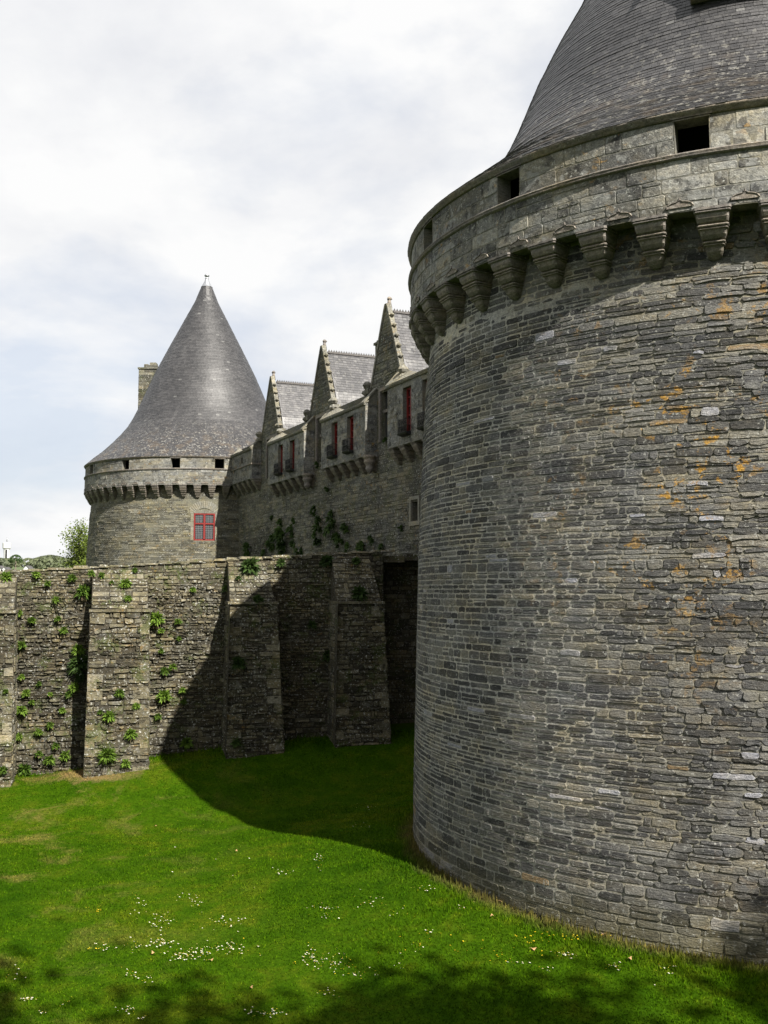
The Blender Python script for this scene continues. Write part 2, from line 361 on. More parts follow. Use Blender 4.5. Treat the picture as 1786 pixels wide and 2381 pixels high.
def cut(s0, s1, holes):
    def f(z):
        out = [(s0, s1)]
        for a, b, c, d in holes:
            if c < z < d:
                nx = []
                for p, q in out:
                    if b <= p or a >= q: nx.append((p, q)); continue
                    if a-p > .04: nx.append((p, a))
                    if q-b > .04: nx.append((b, q))
                out = nx
        return out
    return f

# ------------------------------------------------------------------ layout
C = Vector((9.72, 27.32)); F = Vector((-14.11, 79.3)); ZB = -6.5
E_ = (C-F).normalized(); NN = Vector((-abs(E_.y), -abs(E_.x)))
def WP(s, n, z): p = F+E_*s+NN*n; return (p.x, p.y, z)
A = Vector((-12.16, 36.84)); PH = math.radians(15)
D_ = Vector((math.cos(PH), math.sin(PH))); NF = Vector((D_.y, -D_.x))
def CP(t, z, out=0.0): p = A+D_*t+NF*out; return (p.x, p.y, z)

WT = [(-20, -6.50), (-1.6, -6.52), (0, -6.5), (3.8, -6.04), (4.8, -5.95), (6.3, -5.81), (9.6, -5.57), (11, -5.5), (20, -5.3)]
def wall_base(t):
    for (a, za), (b, zb) in zip(WT, WT[1:]):
        if t <= b: return za+(zb-za)*max(0, min(1, (t-a)/(b-a)))
    return WT[-1][1]
def ground_z(x, y):
    dtw = max(0.0, min(1.0, (math.hypot(x-C.x, y-C.y)-9.1)/6.0)); z0 = -6.45+.035*min(y-26, 0)-.78*dtw*dtw*(3-2*dtw)
    p = Vector((x, y))-A; q = p.dot(NF); t = p.dot(D_)
    k = max(0, min(1, 1-q/6.5)); k = k*k*(3-2*k)
    if q < -7: k = 0
    z = z0*(1-k)+wall_base(t)*k
    z += (vn(x*.35, y*.35, 3)-.5)*.16
    b = max(0, min(1, (10.5-y)/7)); b = b*b*(3-2*b)
    return z*(1-b)+(-1.7)*b

# ------------------------------------------------------------------ ground
def axis(lo, hi, step, far):
    a = list(np.arange(lo, hi+step/2, step)); k = step
    while a[-1] < far: k *= 1.5; a.append(a[-1]+k)
    k = step
    while a[0] > -far: k *= 1.5; a.insert(0, a[0]-k)
    return a
mb = MB(); xs = axis(-30, 30, .6, 4000); ys = axis(-12, 60, .6, 4000)
V = [(x, y, ground_z(x, y)) for y in ys for x in xs]; nx = len(xs)
mb.add(V, [(j*nx+i, j*nx+i+1, (j+1)*nx+i+1, (j+1)*nx+i) for j in range(len(ys)-1) for i in range(nx-1)], 0, .5, True)
tag(mb.build('ground', M_GROUND), kind='structure')

# hills far off
mb = MB(); hx = list(np.linspace(-900, 500, 90)); hy = list(np.linspace(420, 1500, 24))
def hill_z(x, y):
    t = (y-420)/1080; e = min(1, t*2.2)
    return -7+min(1, (y-420)/60)*(7+.0225*(min(y, 900)))+4*(vn(x*.006, y*.003, 5)-.5)*t
V = [(x, y, hill_z(x, y)) for y in hy for x in hx]
mb.add(V, [(j*90+i, j*90+i+1, (j+1)*90+i+1, (j+1)*90+i) for j in range(23) for i in range(89)], 0, .5, True)
M_HILL = plain('hill_fields', (.06, .085, .03), .95, 0, .35, .02)
tag(mb.build('hills', M_HILL), kind='structure')

# ------------------------------------------------------------------ round towers
NEAR_PROF = [(9.06, 9.33), (8.4, 9.83), (7.8, 10.28), (7.2, 10.76), (6.72, 11.25), (6.38, 11.8), (6.04, 12.5), (5.5, 13.8), (4.95, 14.9), (4.38, 15.9), (3.75, 17.1), (2.8, 19.1), (1.78, 21.2), (.93, 22.8), (.40, 24.1)]
FAR_PROF = [(9.06, 9.33), (8.42, 9.90), (7.75, 10.45), (7.07, 11.12), (6.45, 11.8), (5.93, 12.45), (5.5, 13.2), (5.1, 14.05), (4.61, 15.24), (3.92, 16.83), (2.9, 18.88), (1.74, 21.16), (.93, 22.74), (.40, 24.1)]
def rwall(z):
    pts = [(-8, 8.96), (-5.2, 8.93), (-2.8, 8.87), (.8, 8.79), (3, 8.70), (5.3, 8.58), (6.4, 8.46), (9.5, 8.36)]
    for (a, ra), (b, rb) in zip(pts, pts[1:]):
        if z <= b: return ra+(rb-ra)*(z-a)/(b-a)
    return pts[-1][1]
def cone_slates(mb, prof, step, width, seed, a0=0, a1=2*math.pi):
    R = random.Random(seed); pts = [Vector((r, 0, z)) for r, z in prof]
    acc = [0]
    for p, q in zip(pts, pts[1:]): acc.append(acc[-1]+(q-p).length)
    def at(d):
        d = max(0, min(acc[-1], d))
        for i in range(len(pts)-1):
            if d <= acc[i+1]+1e-9: return pts[i].lerp(pts[i+1], (d-acc[i])/(acc[i+1]-acc[i]))
        return pts[-1]
    d = 0.0; row = 0
    while d < acc[-1]-.02:
        p = at(d); q = at(d+step*1.35); tn = (q-p).normalized(); nr = Vector((tn.z, 0, -tn.x))
        n = max(10, int((a1-a0)*p.x/width)); off = R.random()
        wob = R.uniform(-.004, .004)
        for k in range(n):
            t0 = a0+(a1-a0)*(k+off)/n; t1 = a0+(a1-a0)*(k+1+off)/n-.006/max(p.x, .4)
            if a1-a0 < 6.2 and t1 > a1+.02: continue
            l = .010+R.uniform(0, .006)+wob; dr = R.uniform(-.006, .006)
            tl = R.uniform(-.002, .002)
            lo1 = p+nr*(l+tl)-tn*(dr+.003); lo2 = p+nr*(l-tl)-tn*dr; hi = q+nr*.001
            base = p-nr*.004
            c0, s0, c1, s1 = math.cos(t0), math.sin(t0), math.cos(t1), math.sin(t1)
            V = [(lo1.x*c0, lo1.x*s0, lo1.z), (lo2.x*c1, lo2.x*s1, lo2.z), (hi.x*c1, hi.x*s1, hi.z), (hi.x*c0, hi.x*s0, hi.z),
                 (base.x*c0, base.x*s0, base.z), (base.x*c1, base.x*s1, base.z)]
            tone = R.random()**.9*.9 if R.random() > .006 else 1.0
            mb.add(V, [(0, 1, 2, 3), (4, 5, 1, 0)], 0, tone)
        d += step; row += 1

# shared corbel mesh: x across, y outward, z down from its top
def corbel_mesh():
    prof = [(0, .375, .63), (-.05, .375, .63), (-.055, .345, .595), (-.07, .362, .618), (-.09, .362, .618), (-.105, .345, .60), (-.115, .325, .575), (-.20, .32, .56), (-.27, .30, .52), (-.31, .255, .45),
            (-.315, .31, .50), (-.335, .32, .51), (-.355, .31, .50), (-.36, .28, .465), (-.375, .295, .48), (-.395, .295, .48), (-.41, .27, .45), (-.50, .255, .41), (-.56, .225, .36), (-.60, .18, .29),
            (-.605, .225, .345), (-.625, .235, .355), (-.645, .225, .34), (-.65, .20, .31), (-.665, .212, .325), (-.68, .21, .32), (-.695, .18, .285), (-.79, .17, .25), (-.86, .145, .195), (-.91, .10, .13), (-.93, .04, .06)]
    m = MB(); V = []; Fc = []
    for z, w, p in prof:
        c = min(.035, w*.25)
        V += [(-w, -.25, z), (-w, p-c, z), (-w+c, p, z), (w-c, p, z), (w, p-c, z), (w, -.25, z)]
    for i in range(len(prof)-1):
        for k in range(6): Fc.append((i*6+k, (i+1)*6+k, (i+1)*6+(k+1) % 6, i*6+(k+1) % 6))
    Fc.append(tuple(range(6))); Fc.append(tuple((len(prof)-1)*6+k for k in range(6))[::-1])
    m.add(V, Fc, 0, .5)
    o = m.build('corbel', M_CORBEL); me = o.data; bpy.data.objects.remove(o); return me
CORBEL = corbel_mesh()
def put_corbel(parent, loc, rz, sc=(1, 1, 1)):
    o = bpy.data.objects.new('corbel', CORBEL); COL.objects.link(o); o.parent = parent
    q_ = random.Random(len(bpy.data.objects)); o.location = loc; o.rotation_euler = (0, 0, rz+q_.uniform(-.03, .03)); o.scale = (sc[0]*q_.uniform(.93, 1.05), sc[1]*q_.uniform(.95, 1.03), sc[2]*q_.uniform(.94, 1.05))
    return o
def ogee_mesh(w):
    m = MB(); up = []
    for k in range(8):
        t = 1-k/7*.76; up.append((w*t, .01+.115*math.sqrt(max(0, 1-t*t))))
    up += [(w*.14, .128), (w*.06, .155), (0.0, .205)]
    pts = [(-x, z) for x, z in up]+[(x, z) for x, z in up[::-1]][1:]
    m.tube([(x, .012, z) for x, z in pts], .016, 5)
    m.add([(x, .010, z) for x, z in pts], [tuple(range(len(pts)))[::-1]])
    o = m.build('ogee_moulding', M_CORBEL); me = o.data; bpy.data.objects.remove(o); return me
OGEE = ogee_mesh(.30)

def round_tower(ctr, label, prof, ncorb, th0, openings, seed, wall_m, mort_m, near, a_lo, a_hi, window=None, roof_m=None):
    """parts are built round the tower's own axis; local z = world z + 6.5"""
    root = empty('round_tower', (ctr.x, ctr.y, ZB), label, 'tower')
    off = Vector((0, 0, -ZB))
    RR = 8.8
    def PW(s, z, out=0.0): a = s/RR; r = rwall(z)+out; return (r*math.cos(a), r*math.sin(a), z)
    def PP(s, z, out=0.0): a = s/9.0; r = 8.98+out; return (r*math.cos(a), r*math.sin(a), z)
    zlo = -7.3
    # wall
    holes = []
    if window:
        wa, wb, wz0, wz1 = window; holes = [(wa*RR, wb*RR, wz0, wz1)]
    m = MB(); fr = []
    sheet(m, PW, a_lo*RR, a_hi*RR, zlo, 7.4, holes, .45, .8, 0, 1, depth=.35)
    m.lathe([(rwall(z), z) for z in (zlo, -5.2, -2.8, .8, 3, 5.3, 6.4, 7.4)], 60, a_hi, a_lo+2*math.pi, 1)
    if near:
        def tf(R, s, z, t):
            big = vn(s*.28+4, z*.5, 11)
            if big > .74 and t > .45: return .93+.05*R.random()
            if R.random() < .006: return 1.0
            if R.random() < .02: return .94
            th = s/RR
            return min(.9, max(0, t*.72+.30*(vn(s*.22, z*.25, 9)-.4)+.08))
        # courses laid in bands of changing height
        z = zlo; R = random.Random(seed)
        bands = [(zlo, -5.6, (.13, .24), (.3, .9)), (-5.6, -4.3, (.10, .18), (.25, .75)), (-4.3, -2.6, (.08, .14), (.25, .8)), (-2.6, -1.2, (.10, .20), (.25, .75)),
                 (-1.2, .6, (.10, .17), (.22, .65)), (.6, 2.1, (.09, .15), (.25, .8)), (2.1, 3.6, (.10, .20), (.25, .85)), (3.6, 5.2, (.09, .15), (.28, .85)), (5.2, 7.3, (.11, .20), (.3, .95))]
        def relf(q): f = max(0, min(1, (q/RR+2.35)/.55)); return .85+1.45*f*f*(3-2*f)
        for i, (za, zb, hr, lr) in enumerate(bands):
            stones(m, PW, za, zb, cut(a_lo*RR, a_hi*RR, holes), hr, lr, .026, (.003, .018), seed+i, .7, .010, 0, tf, True, .22, relf)
    else:
        cutout = holes+[(wa*RR-.45, wb*RR+.45, wz1, wz1+.85)] if window else holes
        stones(m, PW, -6, 7.3, cut(a_lo*RR, a_hi*RR, cutout), (.12, .22), (.4, 1.1), .014, (.006, .03), seed, .5, .008, 0, None, False, .2)
    m.build('wall', [wall_m, mort_m], root, off)
    # parapet
    oh = [(c*9-.33, c*9+.33, 8.50, 9.17) for c in openings]
    m = MB()
    sheet(m, PP, a_lo*9, a_hi*9, 7.32, 8.40, (), .4, 1, 0, 1)
    sheet(m, PP, a_lo*9, a_hi*9, 8.40, 9.34, oh, .4, 1, -.03, 1, depth=.42)
    m.lathe([(8.62, 7.32), (8.98, 7.32), (8.98, 8.4), (8.95, 8.4), (8.95, 9.34)], 60, a_hi, a_lo+2*math.pi, 1)
    m.lathe([(8.985, 7.32), (8.60, 7.32), (8.60, 8.3), (8.5, 8.42), (8.5, 8.45)], 120, 0, 2*math.pi, 1, smooth=False)
    spans = cut(a_lo*9, a_hi*9, [])
    stones(m, PP, 7.325, 8.385, spans, (.16, .38), (.3, 1.0), .010, (.001, .014), seed+3, .18, .006, 0, None, near, .2)
    PU = lambda s, z, out=0.0: PP(s, z, out-.03)
    stones(m, PU, 8.45, 9.20, cut(a_lo*9, a_hi*9, oh), (.19, .38), (.35, 1.2), .012, (.001, .014), seed+4, .15, .006, 0, None, near, .1)
    m.build('parapet', [M_ASHLAR, M_ASH_J], root, off)
    # cornice and string course
    m = MB(); nseg = 220
    m.lathe([(8.95, 9.20), (8.985, 9.20), (9.0, 9.235), (9.02, 9.26), (9.055, 9.30), (9.06, 9.335), (8.4, 9.34)], nseg)
    m.build('cornice', M_CORBEL, root, off)
    m = MB(); V = []; prf = [(8.97, 8.36), (9.035, 8.385), (9.05, 8.41), (9.03, 8.43), (9.06, 8.445), (9.055, 8.475), (8.94, 8.495)]
    m.lathe(prf, nseg); R = random.Random(seed+9)
    m.v = [(x*(1+dx), y*(1+dx), z+dz) for (x, y, z) in m.v for dx, dz in [((R.random()-.5)*.0014, (R.random()-.5)*.008)]]
    m.build('string_course', M_CORBEL, root, off)
    # dark wall walk behind openings
    m = MB()
    m.lathe([(7.7, 7.3), (7.7, 9.6)], 60); m.lathe([(7.7, 8.28), (8.55, 8.28)], 60); m.lathe([(8.40, 8.29), (8.62, 8.29)], 60)
    m.lathe([(8.42, 7.95), (8.62, 7.95)], 80)
    m.build('wall_walk', M_DARK, root, off)
    # lintel mouldings
    for c in openings:
        m = MB()
        for (dz, w, o_, hh) in ((9.20, .40, .045, .045), (9.165, .36, .02, .03)):
            K = 6
            for k in range(K):
                sa, sb = c*9-w+2*w*k/K, c*9-w+2*w*(k+1)/K
                m.hexa([PU(sa, dz, 0), PU(sb, dz, 0), PU(sb, dz, o_), PU(sa, dz, o_), PU(sa, dz+hh, 0), PU(sb, dz+hh, 0), PU(sb, dz+hh, o_), PU(sa, dz+hh, o_)])
        m.build('lintel', M_CORBEL, root, off)
    # corbels and ogee mouldings
    dth = 2*math.pi/ncorb; wfac = dth*8.7/1.17
    for k in range(ncorb):
        th = th0-k*dth; t_ = (th+math.pi) % (2*math.pi)-math.pi
        vis = a_lo-.05 < t_ < a_hi+.05 or a_lo-.05 < t_-2*math.pi < a_hi+.05
        if not vis: continue
        r = 8.40; put_corbel(root, Vector((r*math.cos(th), r*math.sin(th), 7.335))+off, th-math.pi/2, (wfac*.92, 1.0, 1.0))
        tg = th-dth/2; r = 9.0
        o = bpy.data.objects.new('ogee_moulding', OGEE); COL.objects.link(o); o.parent = root
        o.location = Vector((r*math.cos(tg), r*math.sin(tg), 7.40))+off; o.rotation_euler = (0, 0, tg-math.pi/2); o.scale = (wfac*.9, 1, 1)
    # roof
    m = MB()
    if near: cone_slates(m, prof, .105, .19, seed+5)
    else: cone_slates(m, prof, .15, .26, seed+5)
    m.lathe([(r-.012, z) for r, z in prof], 120, mi=0, tone=.25)
    rf = m.build('roof', roof_m or M_SLATE, root, off)
    # lead cap and finial
    m = MB()
    m.lathe([(.46, 24.02), (.40, 24.1), (.26, 24.35), (.15, 24.6), (.11, 24.68), (.16, 24.72), (.10, 24.77), (.09, 24.86), (.19, 24.92), (.20, 25.0), (.10, 25.08), (.05, 25.14), (.06, 25.2), (.0, 25.25)], 20)
    m.build('finial', M_LEAD, root, off)
    return root, PW, off

near_open = [-2.0, -2.466, -2.866, -1.535, -1.08, -.62]
near, PWn, offn = round_tower(C, 'huge round tower with grey slate cone roof filling the right of the view', NEAR_PROF, 47, -1.9615, near_open, 11, M_NEAR, M_NEAR_MORTAR, True,
                              -3.75, -.35)
far_open = [-2.544, -2.054, -1.618, -1.277, -3.0, -3.45]
WIN = (-1.473, -1.303, 3.44, 5.34)
far, PWf, offf = round_tower(F, 'distant round tower with tall slate cone roof, red window and chimney', FAR_PROF, 56, -1.334, far_open, 77, M_FAR, M_FAR_MORTAR, False,
                             -4.0, -.6, window=WIN)

# dormer at the top edge of the near roof
def near_dormer():
    th = -1.915; R_ = Matrix.Rotation(th-math.pi/2, 3, 'Z')
    def p(x, y, z): v = R_ @ Vector((x, y, z)); return (v.x, v.y, v.z)
    m = MB()
    m.hexa([p(-.85, 3.0, 13.35), p(.85, 3.0, 13.35), p(.85, 5.95, 13.35), p(-.85, 5.95, 13.35), p(-.85, 3.0, 13.66), p(.85, 3.0, 13.66), p(.85, 5.86, 13.66), p(-.85, 5.86, 13.66)])
    for s in (-1, 1):
        a, b = sorted((s*.60, s*.80))
        m.hexa([p(a, 5.45, 13.66), p(b, 5.45, 13.66), p(b, 5.82, 13.66), p(a, 5.82, 13.66), p(a, 5.45, 15.1), p(b, 5.45, 15.1), p(b, 5.82, 15.1), p(a, 5.82, 15.1)])
    m.hexa([p(-.8, 5.45, 15.1), p(.8, 5.45, 15.1), p(.8, 5.82, 15.1), p(-.8, 5.82, 15.1), p(-.8, 5.45, 15.4), p(.8, 5.45, 15.4), p(.8, 5.82, 15.4), p(-.8, 5.82, 15.4)])
    d = m.build('dormer', M_CORBEL, near, offn)
    m = MB()
    for s in (-1, 1):
        m.add([p(s*.80, 5.80, 13.4), p(s*.80, 5.80, 15.4), p(s*.80, 3.0, 15.4), p(s*.80, 3.0, 13.4)], [(0, 1, 2, 3)])
        m.add([p(s*1.0, 6.0, 15.2), p(0, 6.0, 16.9), p(0, 3.0, 16.9), p(s*1.0, 3.0, 15.2), p(s*1.0, 6.0, 15.28), p(0, 6.0, 16.98), p(0, 3.0, 16.98), p(s*1.0, 3.0, 15.28)],
              [(0, 1, 2, 3), (4, 5, 6, 7), (0, 1, 5, 4), (0, 3, 7, 4)])
    m.add([p(-.8, 5.7, 15.4), p(.8, 5.7, 15.4), p(0, 5.7, 16.85)], [(0, 1, 2)])
    m.build('dormer_roof', M_SLATE, d, Vector((0, 0, 0)))
    m = MB(); m.add([p(-.6, 5.55, 13.66), p(.6, 5.55, 13.66), p(.6, 5.55, 15.1), p(-.6, 5.55, 15.1)], [(0, 1, 2, 3)])
    m.build('dormer_opening', M_BROWN, d, Vector((0, 0, 0)))
near_dormer()

# far tower window, relieving arch, chimney
def far_window():
    a0, a1, z0, z1 = WIN; RR = 8.8; r0 = 8.53
    def p(u, v, o): # u 0..1 across, v 0..1 up
        th = a0+(a1-a0)*u; r = r0+o; return (r*math.cos(th), r*math.sin(th), z0+(z1-z0)*v)
    m = MB()
    def bar(u0, u1, v0, v1, o0=0, o1=.08): m.hexa([p(u0, v0, o0), p(u1, v0, o0), p(u1, v0, o1), p(u0, v0, o1), p(u0, v1, o0), p(u1, v1, o0), p(u1, v1, o1), p(u0, v1, o1)])
    bar(0, .07, 0, 1); bar(.93, 1, 0, 1); bar(.07, .93, 0, .05); bar(.07, .93, .955, 1); bar(.455, .545, .05, .955, 0, .11); bar(.07, .455, .595, .645, 0, .10); bar(.545, .93, .595, .645, 0, .10)
    w = m.build('window', M_RED, far, offf)
    for (u0, u1) in ((.07, .455), (.545, .93)):
        for (v0, v1) in ((.05, .595), (.645, .955)):
            m = MB(); m.add([p(u0, v0, .02), p(u1, v0, .02), p(u1, v1, .02), p(u0, v1, .02)], [(0, 1, 2, 3)])
            for k in range(1, 5): q = u0+(u1-u0)*k/5; m.add([p(q-.004, v0, .03), p(q+.004, v0, .03), p(q+.004, v1, .03), p(q-.004, v1, .03)], [(0, 1, 2, 3)], 1)
            n = int((v1-v0)*14)
            for k in range(1, n): q = v0+(v1-v0)*k/n; m.add([p(u0, q-.003, .028), p(u1, q-.003, .028), p(u1, q+.003, .028), p(u0, q+.003, .028)], [(0, 1, 2, 3)], 1)
            m.build('pane', [M_GLASS, M_LEAD], w, Vector((0, 0, 0)))
    # dressed surround and fan of voussoirs
    m = MB(); s0, s1 = a0*RR, a1*RR; R = random.Random(3)
    P = PWf
    def blk(sa, sb, za, zb, o=.035):
        g_ = .006
        m.hexa([P(sa+g_, za+g_, -.02), P(sb-g_, za+g_, -.02), P(sb-g_, za+g_, o), P(sa+g_, za+g_, o), P(sa+g_, zb-g_, -.02), P(sb-g_, zb-g_, -.02), P(sb-g_, zb-g_, o), P(sa+g_, zb-g_, o)], 0, R.random())
    z = z0
    while z < z1-.05:
        h = min(.33, z1-z); wl, wr = R.choice((.22, .38)), R.choice((.22, .38))
        blk(s0-wl, s0, z, z+h); blk(s1, s1+wr, z, z+h); z += h
    blk(s0-.3, (s0+s1)/2, z1, z1+.24); blk((s0+s1)/2, s1+.3, z1, z1+.24)
    cs = (s0+s1)/2; cz = z1-.45; N = 15
    for k in range(N):
        f0, f1 = math.radians(145-110*k/N), math.radians(145-110*(k+.80)/N)
        ra, rb = .82, 1.34
        def q(f, r): return (cs+math.cos(f)*r*1.0, cz+math.sin(f)*r)
        pts = [q(f0, ra), q(f1, ra), q(f1, rb), q(f0, rb)]
        m.hexa([P(s, z_, -.02) for s, z_ in pts]+[P(s, z_, .04) for s, z_ in pts], 0, .5+.5*R.random())
    m.build('window_surround', M_PALE, far, offf)
    # chimney
    m = MB(); cx, cy = -18.95-F.x, 81.2-F.y; 
    def PB(side):
        def f(s, z, o=0.0):
            w, d = .78, .55
            return {0: (cx+s, cy-d-o, z), 1: (cx+w+o, cy+s, z), 2: (cx-s, cy+d+o, z), 3: (cx-w-o, cy-s, z)}[side]
        return f
    for sd_ in range(4):
        hw = .78 if sd_ % 2 == 0 else .55
        sheet(m, PB(sd_), -hw, hw, 10.5, 17.75, (), 9, 9, 0, 1)
        stones(m, PB(sd_), 11.5, 17.7, cut(-hw, hw, []), (.2, .32), (.35, .7), .012, (.006, .02), 30+sd_, .2, .006, 0, None, False)
    ch = m.build('chimney', [M_RANGE, M_RANGE_MORTAR], far, offf)
    m = MB(); m.box((cx, cy, 17.80), (1.72, 1.26, .12)); m.box((cx+.12, cy, 17.98), (1.0, .95, .24), 0, .2); m.box((cx+.3, cy, 18.2), (.5, .7, .22), 0, .7); m.box((cx-.25, cy, 18.14), (.3, .6, .1), 0, .7)
    m.build('chimney_cap', M_RANGE, ch, Vector((0, 0, 0)))
far_window()

# ------------------------------------------------------------------ castle range between the towers
rng_loc = Vector(WP(28, 0, ZB))
RNG = empty('castle_range', rng_loc, 'long castle range with three steep gabled dormers between the two round towers', 'castle')
PR = lambda s, z, o=0.0: WP(s, -.3+o, z)
GS = [15.62, 24.74, 33.5, 42.4]; HW = 1.80
BAYS = [(17.15, 23.62, 9.15, (19.5, 21.62)), (26.38, 32.4, 9.2, (28.33, 30.5)), (35.02, 41.3, 9.5, (37.13, 39.1))]
smallwin = (36.33, 37.06, 3.12, 4.1)
m = MB(); hol = [smallwin]
tall = [(g0-.62, g0+.62, 7.25, 9.75) for g0 in GS[:3]]
sheet(m, PR, 4, 52, -7, 9.9, hol+tall, 1.5, 1.5, 0, 1, depth=.25)
sp = lambda z: [(a, b) for a, b in cut(7.0, 50.0, hol+tall+[(b0, b1, 6.6, 10) for b0, b1, _, _ in BAYS]+[(7, 13.65, 7.4, 10)])(z)]
def tr(R, s, z, t): return min(1, max(0, t*.75+.35*(vn(s*.35, z*.4, 21)-.3)+(.1 if z > 3.5 else -.1)))
stones(m, PR, -1.0, 4.4, sp, (.13, .24), (.3, .9), .018, (.006, .045), 91, .6, .012, 0, tr, False, .3)
stones(m, PR, 4.4, 9.88, sp, (.14, .24), (.4, 1.1), .016, (.006, .028), 92, .4, .008, 0, tr, False, .2)
# solid body behind
m.hexa([WP(4, -9, -7), WP(52, -9, -7), WP(52, -.7, -7), WP(4, -.7, -7), WP(4, -9, 9.6), WP(52, -9, 9.6), WP(52, -.7, 9.6), WP(4, -.7, 9.6)], 1)
m.build('wall', [M_RANGE, M_RANGE_MORTAR], RNG)
# windows set in the tall openings under the gables
for k, (a, b, c, d) in enumerate(tall):
    m = MB(); m.add([WP(a, -.54, c), WP(b, -.54, c), WP(b, -.54, d), WP(a, -.54, d)], [(0, 1, 2, 3)])
    w = m.build('window', M_GLASS, RNG)
    m = MB()
    q = lambda s0, s1, z0, z1, n0=-.53, n1=-.42: m.hexa([WP(s0, n0, z0), WP(s1, n0, z0), WP(s1, n1, z0), WP(s0, n1, z0), WP(s0, n0, z1), WP(s1, n0, z1), WP(s1, n1, z1), WP(s0, n1, z1)])
    q((a+b)/2-.07, (a+b)/2+.07, c, d); q(a, (a+b)/2-.07, 8.7, 8.84); q((a+b)/2+.07, b, 8.7, 8.84)
    q(a-.16, a, c, d+.16, -.33, -.22); q(b, b+.16, c, d+.16, -.33, -.22); q(a, b, d, d+.16, -.33, -.22)
    m.build('mullion', M_CORBEL, w, Vector((0, 0, 0)))
m = MB(); a, b, c, d = smallwin
m.add([WP(a, -.52, c), WP(b, -.52, c), WP(b, -.52, d), WP(a, -.52, d)], [(0, 1, 2, 3)])
w = m.build('window', M_BROWN, RNG)
m = MB()
for q_ in ((a-.14, a, c, d), (b, b+.14, c, d), (a-.2, b+.2, c-.2, c), (a-.14, b+.14, d, d+.16)):
    m.hexa([WP(q_[0], -.33, q_[2]), WP(q_[1], -.33, q_[2]), WP(q_[1], -.2, q_[2]), WP(q_[0], -.2, q_[2]), WP(q_[0], -.33, q_[3]), WP(q_[1], -.33, q_[3]), WP(q_[1], -.2, q_[3]), WP(q_[0], -.2, q_[3])], 0, 1)
m.build('window_surround', M_PALE, w, Vector((0, 0, 0)))

